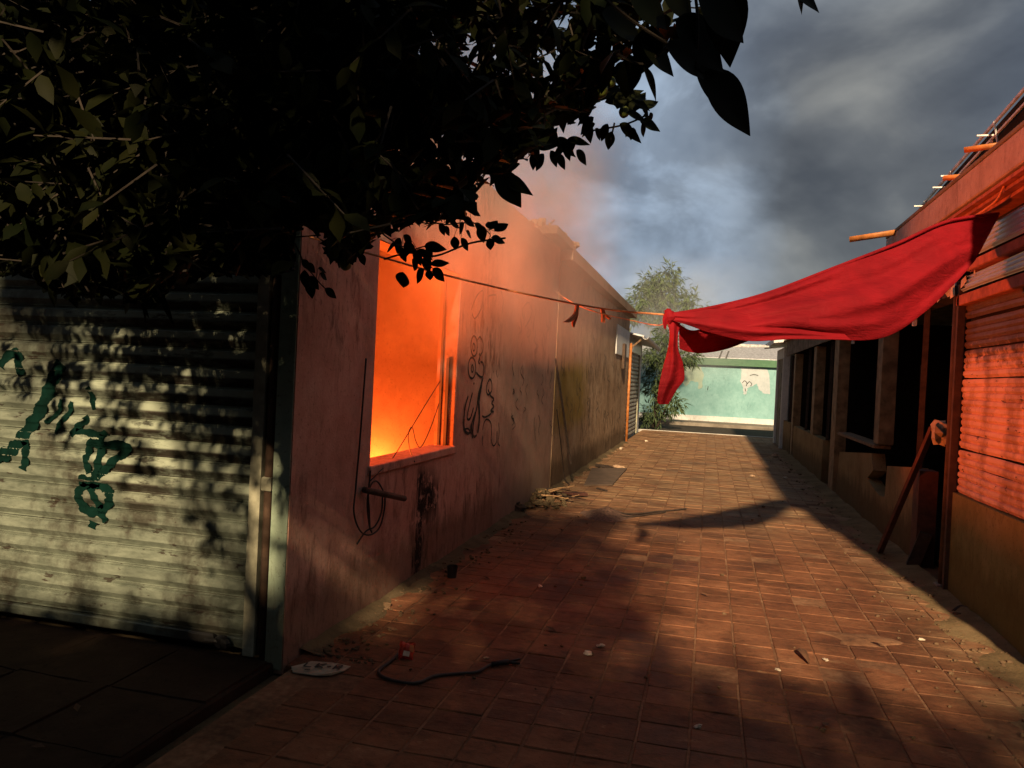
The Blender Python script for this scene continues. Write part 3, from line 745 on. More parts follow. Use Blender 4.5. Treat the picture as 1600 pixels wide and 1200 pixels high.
for y in (19.2, 24.3): rows.append([(XL + .36 + .075 * math.cos(t) + .05, y, 2.63 - (y - 19.2) * .013 + .075 * math.sin(t)) for t in np.linspace(math.pi, 2 * math.pi, 8)])
gu.grid(rows); go = gu.obj('gutter', 'roof_white', rfo)
so = go.modifiers.new('s', 'SOLIDIFY'); so.thickness = .008
box('louvre', (XL - .055, 19.62, 2.26), (XL + .03, 22.45, 2.52), 'galvanised', fs, .005)
MB().tube([(XL - .02, 19.45, 2.25), (XL + .1, 19.45, 2.4), (XL + .28, 19.45, 2.56)], .025, 6).obj('brace', 'old_wood', fs)

# ------------------------------------------------------------------ right building: red roller shutter
rb = thing('red_shutter_shop', 'shop with fire lit red roller shutter and red concrete fascia, right of the alley', 'building')
box('wall', (XR, 4.5, -.05), (XR + .15, 6.50, .775), 'ochre_plaster', rb)
r2 = MB().box((XR - .03, 6.50, 0), (XR + .02, 6.545, 2.36), .004).obj('roller_shutter', 'rust', rb); r2['label'] = 'dented red painted roller shutter lit by the fire'
RP = .108
def rslat(seed):
    rnd = random.Random(seed); rows = []; ny = 46
    for i in range(ny + 1):
        y = 4.55 + (6.485 - 4.55) * i / ny
        jag = rnd.uniform(-.012, .012) if i in (ny, ny - 1) else 0
        w = .0025 * math.sin(y * 5 + seed * 2) + rnd.uniform(-.001, .001)
        rows.append([(XR + .035 - d * 1.4 + w, y + (jag if i == ny else 0), h + w * .7) for d, h in [(d0 * (1 if q == 0 else .8), h0 + q * RP / 2) for q in (0, 1) for d0, h0 in slat_profile(RP / 2, .011)]])
    return MB().grid(rows).mesh('slat', 'red_slat')
rsl = [rslat(s) for s in range(5)]
for i in range(13): 
    o = link('slat', rsl[i % 5], r2, (0, 0, .785 + i * RP)); o.rotation_euler = (RND.uniform(-.002, .002), 0, 0)
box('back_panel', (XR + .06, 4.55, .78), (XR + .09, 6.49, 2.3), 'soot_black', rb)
# metal strips and beams above
def corr(name, y0, y1, z0, z1, x, tilt, n, mat, parent, dep=.012):
    rows = []
    for y in np.linspace(y0, y1, 14):
        row = []
        for i in range(n * 6 + 1):
            t = i / (n * 6); row.append((x + tilt * t + dep * math.cos(t * n * 2 * math.pi), y, z0 + (z1 - z0) * t + .004 * math.sin(y * 2.3 + 3 * t)))
        rows.append(row)
    return MB().grid(rows).obj(name, mat, parent)
box('beam', (XR - .03, 4.5, 2.195), (XR + .08, 6.56, 2.275), 'beam_red', rb, .006)
corr('metal_sheet', 4.5, 6.40, 2.285, 2.425, XR - .045, .05, 4, 'galvanised', rb)
box('beam', (XR - .04, 4.5, 2.432), (XR + .08, 6.35, 2.500), 'beam_red', rb, .006)
corr('metal_sheet', 4.5, 6.28, 2.51, 2.72, XR - .055, .06, 5, 'galvanised', rb)
box('end_wall', (XR + .151, 4.5, -.05), (6.8, 4.62, 2.975), 'ochre_plaster', rb)
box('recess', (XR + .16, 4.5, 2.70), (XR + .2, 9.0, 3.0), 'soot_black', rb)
fa = MB().box((XR - .08, 4.5, 2.93), (XR + .30, 8.95, 3.15), .008); fo = fa.obj('fascia', 'red_fascia', rb)
box('coping', (XR - .085, 4.5, 3.152), (XR + .3, 8.96, 3.185), 'concrete', rb, .006)
tr = MB()
for z, x in ((2.905, -.06), (2.875, -.02), (2.845, .03)): tr.box((XR + x, 4.5, z - .012), (XR + .30, 8.9, z + .012))
tr.obj('trim', 'beam_red', rb)
box('roof', (XR + .31, 4.5, 2.98), (7, 9.0, 3.10), 'roof_dark', rb)
def spout(p, q, r=.035):
    mb = MB(); p = Vector(p); q = Vector(q); t = (q - p).normalized(); s = t.cross(Vector((0, 0, 1))).normalized(); u = s.cross(t)
    rows = []
    for b in (p, q): rows.append([b + s * (r * math.cos(a)) + u * (r * math.sin(a)) for a in np.linspace(math.pi * .95, 2.05 * math.pi, 9)])
    mb.grid(rows); o = mb.obj('drain_spout', 'orange_pvc', fo, True); so = o.modifiers.new('s', 'SOLIDIFY'); so.thickness = .008
spout((XR - .02, 8.55, 3.17), (XR - .50, 8.62, 3.10), .045)
spout((XR + .10, 6.60, 3.22), (XR - .15, 6.64, 3.21), .03)
spout((XR + .06, 5.85, 3.235), (XR - .20, 5.95, 3.225), .028)
# cable and torn lining below the fascia
hang('cable', [[(XR - .05, 6.55, 2.82), (XR - .06, 6.2, 2.80), (XR - .07, 5.85, 2.79), (XR - .05, 5.72, 2.82), (XR - .03, 5.66, 2.9)]], .008, 'rope_orange', rb)
rr = random.Random(9)
for i in range(16):
    y = 6.2 + rr.uniform(0, 1.5); z = 2.42 + rr.uniform(-.08, .14); x = XR - .05 + rr.uniform(-.05, .05); s = rr.uniform(.04, .11)
    MB().add([(x, y, z), (x + rr.uniform(-.03, .03), y + s, z + rr.uniform(-.03, .05)), (x + rr.uniform(-.03, .03), y + s * .7, z - s), (x, y - .02, z - s * rr.uniform(.4, 1))], [(0, 1, 2, 3)]).obj('torn_lining', 'paper', rb)
# steel frame on the roof
fr = thing('steel_roof_frame', 'light steel truss frame with dark sheet on the roof above red fascia', 'roof frame')
A0, A1 = at_x(1437, 325, 2.1), at_x(1600, 140, 2.1); B0, B1 = at_x(1447, 328, 2.1), at_x(1600, 163, 2.1)
def ext(a, b, e=.6): return b + (b - a) * e
MB().bar(A0, ext(A0, A1), .018, .022).obj('rail', 'light_steel', fr)
MB().bar(B0, ext(B0, B1), .014, .018).obj('rail', 'light_steel', fr)
for (xa, ya, xb) in ((1428, 322, 1447), (1457, 293, 1478), (1470, 275, 1492), (1509, 231, 1560), (1526, 212, 1590)):
    a = at_x(xa, ya, 1.98); c = a.copy(); c.x += .45 if xb - xa < 30 else .9
    MB().bar(a, c, .012, .012).obj('rung', 'light_steel', fr)
for t in (.12, .42, .75, 1.2):
    p = B0.lerp(B1, t) if t <= 1 else B1 + (B1 - B0) * (t - 1); MB().bar(p, (p.x, p.y, 3.10), .014, .014).obj('post', 'light_steel', fr)
sh = MB(); off = Vector((.06, 0, -.03)); E1 = ext(A0, A1)
q = [A0 + off, E1 + off, E1 + off + Vector((2.2, 0, .25)), A0 + off + Vector((2.2, 0, .25))]
sh.add(q + [p + Vector((0, 0, .02)) for p in q], [(3, 2, 1, 0), (4, 5, 6, 7), (0, 1, 5, 4), (1, 2, 6, 5), (2, 3, 7, 6), (3, 0, 4, 7)]); sh.obj('sheet', 'roof_dark', fr)
sc_ = MB(); lo_ = Vector((.035, 0, 0)); q = [A0 + lo_, E1 + lo_, Vector((E1.x + .035, E1.y, 3.105)), Vector((A0.x + .035, A0.y, 3.105))]
sc_.add(q + [p + Vector((.02, 0, 0)) for p in q], [(3, 2, 1, 0), (4, 5, 6, 7), (0, 1, 5, 4), (1, 2, 6, 5), (2, 3, 7, 6), (3, 0, 4, 7)]); sc_.obj('screen', 'soot_black', fr)
for t in (.05, .25, .5, .72, .95):
    p = A0.lerp(E1, t); b = B0.lerp(ext(B0, B1), t + .06); MB().bar(p + Vector((-.012, 0, 0)), (b.x - .012, b.y, 3.12), .010, .010).obj('brace', 'light_steel', fr)

# ------------------------------------------------------------------ burnt stall row
sr = thing('burnt_stall_row', 'row of burnt out dark market stalls with bare posts, right of the alley', 'market stall')
MB().tube([(XR - .015, 6.60, 0), (XR - .01, 6.60, 1.2), (XR - .01, 6.61, 2.36)], .028, 8).obj('pipe_post', 'rust', sr, True)
MB().box((XR - .06, 6.56, 0), (XR + .05, 6.66, .05), .01).obj('foot', 'concrete', sr)
# half wall with a broken notch
hw = MB()
def wall_poly(mb, prof_yz, x0, x1):
    n = len(prof_yz); vs = [(x0, y, z) for y, z in prof_yz] + [(x1, y, z) for y, z in prof_yz]
    mb.add(vs, [tuple(range(n)), tuple(range(2 * n - 1, n - 1, -1))] + [(i, i + n, (i + 1) % n + n, (i + 1) % n) for i in range(n)])
def hp(px, py): p = at_x(px, py, XR); return (p.y, p.z)
wall_poly(hw, [(7.62, -.05), (11.9, -.05), hp(1312, 706), hp(1362, 708), hp(1364, 735), hp(1355, 747), hp(1366, 765), hp(1375, 775), hp(1382, 776), hp(1386, 728), hp(1424, 730), (7.62, .80)], XR, XR + .14)
hw.obj('half_wall', 'half_wall_plaster', sr)
box('door_jamb', (XR - .01, 7.42, -.05), (XR + .14, 7.615, .84), 'plank_red', sr)
box('sill', (XR - .03, 9.3, .885), (XR + .15, 11.8, .925), 'old_wood', sr, .006)
mb = MB().box((XR, 13.4, -.05), (XR + .14, 17.9, .70)); mb.obj('half_wall', 'half_wall_plaster', sr)
mb = MB().box((XR, 18.6, -.05), (XR + .14, 20.3, .72)); mb.obj('half_wall', 'half_wall_plaster', sr)
for y, w, z0 in ((9.25, .26, .93), (12.25, .42, 0), (14.75, .34, .70), (18.2, .30, 0)):
    MB().box((XR + .005, y, z0), (XR + .16, y + w, 2.30), .012).obj('post', 'stall_post', sr)
for y in (13.35, 16.2, 19.4, 7.75): MB().bar((XR + .06, y, .7), (XR + .08, y + .05, 2.3), .05, .05).obj('stud', 'burnt_wood', sr)
for y in (8.05, 10.4, 11.3):
    MB().box((XR + .02, y, 2.16), (XR + .05, y + .05, 2.30)).obj('white_strip', 'roof_white', sr)
box('lintel', (XR - .005, 6.62, 2.305), (XR + .16, 12.3, 2.40), 'burnt_wood', sr)
MB().box((XR - .02, 6.65, 2.36), (XR - .007, 8.2, 2.44)).obj('white_strip', 'galvanised', sr)
box('white_strip', (XR - .012, 10.2, 2.31), (XR - .006, 13.6, 2.345), 'roof_white', sr)
rows = []
for i in range(0, 141):
    y = 12.3 + i * .055; rows.append([(XR - .02 + .018 * math.cos(i * math.pi / 2), y, 2.306), (XR - .02 + .018 * math.cos(i * math.pi / 2), y, 2.66)])
o = MB().grid(rows).obj('fascia', 'stall_fascia', sr); so = o.modifiers.new('s', 'SOLIDIFY'); so.thickness = .012
box('fascia', (XR - .02, 8.97, 2.41), (XR + .02, 12.28, 2.9), 'stall_fascia', sr)
rows = []
for i in range(0, 61):
    y = 9.0 + i * .2; rows.append([(XR - .12, y, 2.66 + .02 * math.cos(i * math.pi)), (XR + 1.4, y, 2.98 + .02 * math.cos(i * math.pi)), (6.8, y, 3.3)])
o = MB().grid(rows).obj('roof', 'stall_fascia', sr); so = o.modifiers.new('s', 'SOLIDIFY'); so.thickness = .02
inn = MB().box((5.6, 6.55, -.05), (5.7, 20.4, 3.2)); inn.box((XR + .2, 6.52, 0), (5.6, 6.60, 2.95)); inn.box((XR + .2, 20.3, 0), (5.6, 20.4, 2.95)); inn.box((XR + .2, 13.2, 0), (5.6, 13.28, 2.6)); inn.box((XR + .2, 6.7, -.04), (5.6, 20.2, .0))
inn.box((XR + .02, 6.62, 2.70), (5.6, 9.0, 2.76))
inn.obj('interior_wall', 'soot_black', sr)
for i, (y, z) in enumerate(((7.2, 2.2), (8.9, 2.0), (11.0, 1.9), (15.6, 2.0), (16.8, 1.8))):
    MB().bar((XR + .5 + .2 * i, y, 0), (XR + .6 + .15 * i, y + .25, z), .06, .05).obj('beam', 'burnt_wood', sr)

# white end stall
we = thing('white_end_stall', 'white painted end stall with brown patterned panel closing the stall row', 'market stall')
box('wall', (XR - .05, 22.3, -.05), (5, 22.6, 2.55), 'white_plaster', we)
box('wall', (XR - .05, 20.45, 2.28), (XR + .1, 22.29, 2.55), 'white_plaster', we)
box('pillar', (XR - .06, 20.45, -.05), (XR + .1, 20.62, 2.275), 'white_plaster', we)
box('panel', (XR - .005, 20.63, -.05), (XR + .06, 22.29, 2.275), 'stall_fascia', we)
dots = MB(); rr = random.Random(4)
for i in range(26):
    y = 21.0 + rr.uniform(-.2, .5); z = 2.1 - i * .072; s = rr.uniform(.03, .07)
    dots.add([(XR - .009, y - s * 2, z - s * .6), (XR - .009, y + s * 2, z - s * .4), (XR - .009, y + s * 1.6, z + s * .6), (XR - .009, y - s, z + s * .5)], [(0, 1, 2, 3)])
dots.obj('pattern', 'black_paint', we)
rfw = MB().add([(XR - .35, 20.0, 2.62), (XR - .35, 23.4, 2.62), (5, 23.4, 3.1), (5, 20.0, 3.1), (XR - .35, 20.0, 2.74), (XR - .35, 23.4, 2.74), (5, 23.4, 3.2), (5, 20.0, 3.2)], [(3, 2, 1, 0), (4, 5, 6, 7), (0, 1, 5, 4), (1, 2, 6, 5), (2, 3, 7, 6), (3, 0, 4, 7)]).obj('roof', 'roof_white', we)
MB().bar((XR - .35, 22.4, 2.66), (-.9, 23.2, 2.72), .05, .05).obj('rafter', 'roof_white', we)
MB().bar((XR - .35, 21.0, 2.58), (-.2, 22.3, 2.58), .04, .04).obj('rafter', 'roof_white', we)

# ------------------------------------------------------------------ mint building at the end
gbn = thing('mint_building', 'mint green plastered building with peeling white patches closing the alley', 'building')
box('wall', (-7, 31, -.05), (8, 31.3, 2.28), 'mint_plaster', gbn)
box('eave', (-7.1, 30.82, 2.285), (8.1, 31.35, 2.56), 'green_trim', gbn, .01)
rfm = MB().add([(-7, 30.9, 2.57), (8, 30.9, 2.57), (8, 33.5, 3.25), (-7, 33.5, 3.25), (-7, 30.9, 2.60), (8, 30.9, 2.60), (8, 33.5, 3.3), (-7, 33.5, 3.3)], [(3, 2, 1, 0), (4, 5, 6, 7), (0, 1, 5, 4), (1, 2, 6, 5), (2, 3, 7, 6), (3, 0, 4, 7)]).obj('roof', 'grey_sheet', gbn)
box('plinth', (-7, 30.93, .09), (8, 30.995, .30), 'white_plaster', gbn, .006)
def patch(name, pts, mat, seed, Y=30.996):
    mb = MB(); rnd = random.Random(seed); q = []
    P = [at_y(1040 + x / 6.0, 500 + y / 6.0, Y) for x, y in pts]
    for i in range(len(P)):
        a, b = P[i], P[(i + 1) % len(P)]
        for s in range(4):
            c = a.lerp(b, s / 4); q.append(Vector((c.x + rnd.uniform(-.03, .03), Y, c.z + rnd.uniform(-.03, .03))))
    mb.add(q, [tuple(range(len(q)))]); return mb.obj(name, mat, gbn)
patch('paint_patch', [(710, 450), (960, 455), (985, 690), (930, 690), (880, 650), (850, 600), (800, 625), (770, 640), (755, 700), (730, 690), (725, 640), (700, 570)], 'white_paint_patch', 1)
patch('paint_patch', [(160, 420), (330, 430), (355, 520), (345, 640), (300, 640), (305, 590), (240, 570), (215, 600), (190, 620), (150, 590)], 'beige_patch', 2)
gm = MB()
for s, pts in enumerate(([(720, 590), (740, 570), (762, 590), (755, 620)], [(765, 600), (785, 578), (808, 600), (795, 620)], [(790, 520), (830, 512), (870, 522)], [(400, 620), (392, 660)], [(745, 640), (750, 670)])):
    ribbon(gm, [at_y(1040 + x / 6.0, 500 + y / 6.0, 30.99) for x, y in pts], .025, (0, -1, 0), .3, s)
kind(gm.obj('graffiti', 'black_paint', gbn), 'stuff')
for x in (.3, .55): MB().bar((x, 30.8, 2.56), (x + .1, 30.9, 2.86), .04, .04).obj('bracket', 'dark_steel', gbn)

# ------------------------------------------------------------------ unseen blocks added around the viewer to keep low sky light off the foreground
def shade_block(name, label, x0, y0, x1, y1, h, face, n):
    t = thing(name, label, 'building'); box('wall', (x0, y0, -.1), (x1, y1, h), 'concrete', t); box('roof', (x0 - .2, y0 - .2, h + .002), (x1 + .2, y1 + .2, h + .18), 'roof_dark', t)
    for i in range(n):
        f_ = (i + .5) / n
        if face == 'N':
            c = x0 + (x1 - x0) * f_; w = box('window', (c - .6, y1 + .002, 1.1), (c + .6, y1 + .06, 2.3), 'dark_steel', t); box('sill', (c - .7, y1 + .002, 1.02), (c + .7, y1 + .12, 1.098), 'concrete', w)
        else:
            c = y0 + (y1 - y0) * f_; xx = x1 if face == 'E' else x0; sg = 1 if face == 'E' else -1
            w = box('window', (xx + sg * .002, c - .6, 1.1), (xx + sg * .06, c + .6, 2.3), 'dark_steel', t); box('sill', (xx + sg * .002, c - .7, 1.02), (xx + sg * .12, c + .7, 1.098), 'concrete', w)
    return t
shade_block('rear_shade_block', 'added unseen flat roofed block behind the viewer, shading the foreground from the sky', -14, -15, 12, -9.5, 5.0, 'N', 7)
shade_block('side_shade_block', 'added unseen flat roofed block left of the viewer, shading the foreground from the sky', -13, -9.0, -8.2, 3.2, 3.6, 'E', 3)
shade_block('side_shade_block', 'added unseen flat roofed block right of the viewer, shading the foreground from the sky', 4.6, -9.0, 9, 3.4, 3.4, 'W', 3)

# ------------------------------------------------------------------ rope and red cloth
RA = Vector((-2.165, 3.415, 2.20)); RB = Vector((1.74, 5.70, 2.86))
pn = Vector((RB.y - RA.y, -(RB.x - RA.x), 0)).normalized()      # towards the camera side
def on_rope(px, py, off=0.0):
    v = Vector(ray(px, py)); o = Vector((0, 0, EYE)); b = RA + pn * off
    t = (b - o).dot(pn) / v.dot(pn); return o + v * t
K = on_rope(1042, 492)
rope = MB(); rp = smooth_path([RA, on_rope(470, 366), on_rope(597, 402), on_rope(700, 431), on_rope(820, 459), on_rope(940, 482), K], 6)
rope.tube(rp, .0055, 6)
ro = rope.obj('rope', 'rope_orange', None, True); tag(ro, 'thin orange rope strung across the alley to the red cloth', 'rope')
r2o = MB().tube(smooth_path([at_x(868, 455, XL + .03), on_rope(905, 478, -.3), on_rope(985, 500, -.25), on_rope(1030, 508, -.1), K + Vector((0, 0, -.02))], 6), .003, 5).obj('rope', 'rope_orange', None, True)
tag(r2o, 'thinner slack cord from brown wall to the cloth knot, below the main rope', 'rope')
def rag(pts_l, label, seed):
    mb = MB(); rnd = random.Random(seed)
    for strand in pts_l:
        q = smooth_path([on_rope(x, y, .004 * i) for i, (x, y, w) in enumerate(strand)], 5); ws = np.interp(np.linspace(0, len(strand) - 1, len(q)), range(len(strand)), [s[2] for s in strand])
        rows = []
        for p, w in zip(q, ws): rows.append([p + Vector((-w, 0, 0)), p + Vector((-w * .2, -.006, rnd.uniform(-.004, .004))), p + Vector((w * .4, .005, 0)), p + Vector((w, 0, rnd.uniform(-.006, .006)))])
        mb.grid(rows)
    o = mb.obj('rag', 'rag_orange'); so = o.modifiers.new('s', 'SOLIDIFY'); so.thickness = .003
    tag(o, label, 'rag', 'orange rags tied to the rope')
rag([[(902, 476, .010), (899, 490, .013), (890, 500, .020), (882, 503, .008)], [(901, 478, .01), (900, 492, .012), (896, 505, .012), (896, 511, .004)]], 'frayed orange rag tied on the rope before the brown wall, larger one', 1)
rag([[(940, 483, .009), (942, 494, .010), (942, 503, .012)], [(941, 484, .008), (946, 493, .010), (953, 499, .009)]], 'small two-tailed orange rag on the rope, nearer the red cloth', 2)

rc = thing('red_cloth', 'red fabric banner knotted to the rope and sagging from right fascia over the alley', 'cloth')
def interp_line(pts, n):
    """resample (px,py,off) polyline smoothly to n points"""
    q = smooth_path([Vector(p) for p in pts], 12); d = [0]
    for a, b in zip(q, q[1:]): d.append(d[-1] + (b - a).length)
    t = np.linspace(0, d[-1], n)
    return [Vector((np.interp(s, d, [c[0] for c in q]), np.interp(s, d, [c[1] for c in q]), np.interp(s, d, [c[2] for c in q]))) for s in t]
def sheet(name, up, lo, nu, nv, folds, parent, seed=0, bulge=0.0):
    U = interp_line(up, nu); L = interp_line(lo, nu); rows = []; ph = random.Random(seed).uniform(0, 6)
    for i in range(nu):
        s = i / (nu - 1); row = []
        for j in range(nv):
            t = j / (nv - 1); c = U[i].lerp(L[i], t)
            off = c[2] + bulge * math.sin(math.pi * t) * math.sin(math.pi * min(1, s * 1.05)) + sum(a * math.sin(2 * math.pi * (f * t + g_ * s) + ph + pp) for a, f, g_, pp in folds) * (.25 + .75 * math.sin(math.pi * min(max(s, .05), .95)))
            row.append(on_rope(c[0], c[1], off))
        rows.append(row)
    o = MB().grid(rows).obj(name, 'red_fabric', parent, True)
    so = o.modifiers.new('s', 'SOLIDIFY'); so.thickness = .0025
    sb = o.modifiers.new('b', 'SUBSURF'); sb.levels = 1; sb.render_levels = 1
    return o
# main swath: broad sheet drawn up to the right hand fascia
sheet('main_swath', [(1118, 481, .02), (1180, 464, .02), (1250, 441, .0), (1330, 407, -.02), (1400, 381, -.03), (1470, 347, -.03), (1530, 340, -.05), (1562, 336, -.06)],
      [(1090, 520, .06), (1150, 527, .12), (1230, 522, .16), (1300, 531, .18), (1380, 528, .16), (1440, 492, .08), (1495, 440, .0), (1525, 405, -.04)], 56, 22,
      [(.030, 1.4, .5, 0), (.020, 2.7, -.7, 1), (.008, 5.1, 1.3, 2), (.0035, 9, -2.4, .5)], rc, 1, .10)
# rolled upper hem
MB().tube(smooth_path([on_rope(1046, 492, .03), on_rope(1120, 479, .03), on_rope(1200, 458, .03), on_rope(1300, 420, .02), on_rope(1400, 381, .0), on_rope(1480, 346, -.03), on_rope(1560, 334, -.06)], 8), .011, 6).obj('hem', 'red_fabric', rc, True)
# twisted band from the knot
sheet('twisted_band', [(1044, 490, .03), (1080, 487, .05), (1120, 482, .07), (1170, 492, .09), (1240, 508, .13), (1320, 522, .17)],
      [(1046, 500, .03), (1075, 508, .05), (1110, 520, .10), (1170, 533, .15), (1240, 530, .19), (1330, 531, .21)], 40, 12,
      [(.010, 1.5, 1.0, 0), (.006, 3.0, .5, 1.5)], rc, 2, .05)
# rear swath sagging lower behind
sheet('rear_swath', [(1060, 505, -.05), (1080, 516, -.10), (1105, 512, -.15), (1150, 512, -.18), (1200, 512, -.18), (1240, 515, -.16)],
      [(1061, 545, -.06), (1075, 550, -.12), (1100, 552, -.18), (1135, 546, -.22), (1180, 530, -.22), (1236, 518, -.18)], 30, 12,
      [(.014, 1.6, .4, 0), (.006, 3.4, -.5, 1)], rc, 3, -.06)
# knot and tail
kn = MB().blob(K + Vector((.015, -.01, -.01)), (.035, .035, .042), 4, .25, 10, 8).obj('knot', 'red_fabric', rc, True)
sheet('tail', [(1041, 497, .03), (1046, 520, .04), (1043, 545, .05), (1036, 572, .05), (1030, 600, .05), (1027, 626, .05), (1030, 632, .05)],
      [(1064, 505, .0), (1060, 522, .01), (1060, 546, .0), (1067, 565, -.02), (1070, 592, -.03), (1060, 606, -.01), (1044, 632, .02)], 30, 14,
      [(.020, 1.3, .25, 0), (.008, 2.6, .5, 1)], rc, 5, .03)
sheet('knot_end', [(1036, 494, .04), (1035, 502, .05), (1037, 512, .05)], [(1043, 495, .03), (1043, 504, .04), (1040, 516, .04)], 8, 5, [(.004, 1, .3, 0)], rc, 6)

# ------------------------------------------------------------------ things on the ground
def gz(px, py, z=0.0): return at_z(px, py, z)
# plate with letters
pc = gz(498, 1043, .01)
plate = MB(); ol = [(-.13, -.03), (-.10, -.075), (.02, -.085), (.09, -.065), (.135, .0), (.145, .055), (.05, .06), (-.07, .075), (-.10, .03)]
plate.add([(x, y, 0.0) for x, y in ol] + [(x, y, .004 + .008 * (i % 3 == 0)) for i, (x, y) in enumerate(ol)], [tuple(range(8, -1, -1)), tuple(range(9, 18))] + [(i, (i + 1) % 9, (i + 1) % 9 + 9, i + 9) for i in range(9)])
po = plate.obj('number_plate', 'card'); po.location = pc - Vector((0, 0, .006)); po.rotation_euler = (.02, -.02, .10); tag(po, 'torn pale number card lettered LK-R lying by the pink wall corner', 'plate')
lt = MB()
for s, pts in enumerate(([(-.07, .03), (-.07, -.02), (-.03, -.02)], [(-.01, .035), (-.012, -.02)], [(.028, .035), (-.008, .005), (.03, -.02)], [(.042, .005), (.062, .005)], [(.082, -.022), (.085, .035)], [(.085, .035), (.115, .028), (.112, .008), (.085, .006)], [(.092, .006), (.118, -.022)], [(-.05, -.055), (-.02, -.057)])):
    for a, b in zip(pts, pts[1:]): ribbon(lt, [Vector((a[0], a[1], .0145)), Vector((b[0], b[1], .0145 + .0002 * s))], .011, (0, 0, 1), .1, s)
lt.obj('lettering', 'dark_print', po)
# crumpled snack packet
pk = thing('snack_packet', 'crumpled red and orange snack packet beside the black cable', 'packet'); pk.location = gz(633, 1030, .0)
def crumple(w, h, d, seed, n=7):
    rnd = random.Random(seed); A = []; B = []
    for i in range(n):
        ra = []; rb_ = []
        for j in range(n):
            u, v = i / (n - 1) - .5, j / (n - 1) - .5; e = (1 - (2 * u) ** 4) * (1 - (2 * v) ** 4)
            x = w * u + rnd.uniform(-.004, .004); z = h * (v + .5) + rnd.uniform(-.004, .004)
            ra.append((x, -d * e + rnd.uniform(-.006, .006), z)); rb_.append((x, d * e + rnd.uniform(-.006, .006), z))
        A.append(ra); B.append(rb_[::-1])
    return MB().grid(A).grid(B)
o = crumple(.082, .085, .022, 2).obj('wrapper', 'packet_red', pk)
o2 = MB().add([(-.012, -.031, .012), (.022, -.031, .010), (.024, -.032, .036), (-.010, -.032, .038)], [(0, 1, 2, 3)]).obj('print', 'packet_white', o)
MB().add([(.018, -.030, .04), (.040, -.02, .035), (.038, -.02, .07), (.016, -.029, .072)], [(0, 1, 2, 3)]).obj('print', 'packet_orange', o)
pk.rotation_euler = (-.5, .06, .2)
# black cable with clamp end
cb = MB(); pts = [gz(622, 1022, .012), gz(608, 1035, .010), gz(592, 1048, .010), gz(600, 1058, .010), gz(630, 1066, .010), gz(655, 1066, .010), gz(680, 1056, .010), gz(720, 1052, .010), gz(745, 1050, .010), gz(760, 1042, .012), gz(770, 1037, .014)]
cb.tube(smooth_path(pts, 8), .008, 8); co = cb.obj('cable', 'grey_rubber', None, True); tag(co, 'thick black cable with a forked end lying on the front tiles', 'cable')
MB().tube([gz(768, 1038, .014), gz(785, 1035, .018), gz(795, 1034, .02)], .014, 8).obj('grip', 'black_rubber', co, True)
MB().tube([gz(793, 1034, .02), gz(812, 1030, .018)], .007, 6).tube([gz(793, 1035, .016), gz(812, 1036, .010)], .007, 6).obj('fork', 'black_rubber', co, True)
# black cup near the wall
cp = MB(); c = gz(706, 902); n = 14
for r0, r1, z0, z1 in ((.032, .040, .0, .085), (.036, .029, .085, .006)):
    o_ = len(cp.v); cp.add([(c.x + r * math.cos(2 * math.pi * i / n), c.y + r * math.sin(2 * math.pi * i / n), z) for r, z in ((r0, z0), (r1, z1)) for i in range(n)], [(i, (i + 1) % n, n + (i + 1) % n, n + i) for i in range(n)])
cp.add([(c.x + .03 * math.cos(2 * math.pi * i / n), c.y + .03 * math.sin(2 * math.pi * i / n), .005) for i in range(n)], [tuple(range(n))])
o = cp.obj('cup', 'black_rubber'); tag(o, 'small black cup on the tiles below the stained pink wall', 'cup')
# small white scraps
for i, (px, py, s, lab) in enumerate(((844, 917, .020, 'tiny white scrap lying on lit tiles beside the tree shadow'), (939, 1011, .022, 'small white scrap on the tiles mid foreground'), (919, 1023, .026, 'flat pale scrap on the tiles next to white scrap'), (760, 1029, .014, 'white crumb just above the black cable grip'), (1091, 1137, .020, 'pale pebble near the lower tile edge'), (1290, 1033, .020, 'pale chip on tiles left of the sandy patch'),
                                     (1215, 1048, .016, 'pale chip on tiles below the curled dry leaf'), (1175, 745, .05, 'pale paper scrap on far tiles mid alley'), (1226, 748, .045, 'round bright scrap on far tiles near stalls'), (880, 733, .05, 'crumpled white scrap at the foot of the leaning stick'), (970, 702, .06, 'dark lump with pale bit at far left wall foot'), (1212, 714, .10, 'flattened pale carton near white end stall'), (1228, 690, .08, 'pale scrap at the far corner of the stalls'), (1010, 690, .05, 'small pale scrap beside the far grey shutter'), (1440, 1001, .02, 'pale chip on tiles near the sandy right edge'))):
    p = gz(px, py); rnd = random.Random(i); mb = MB(); mb.blob((0, 0, s * .35), (s, s * .7, s * .4), i, .4, 7, 5)
    o = mb.obj('scrap', 'paper' if i % 4 != 3 else 'pebble'); o.location = p; o.rotation_euler = (0, 0, rnd.uniform(0, 3)); tag(o, lab, 'litter', 'small scraps of litter')
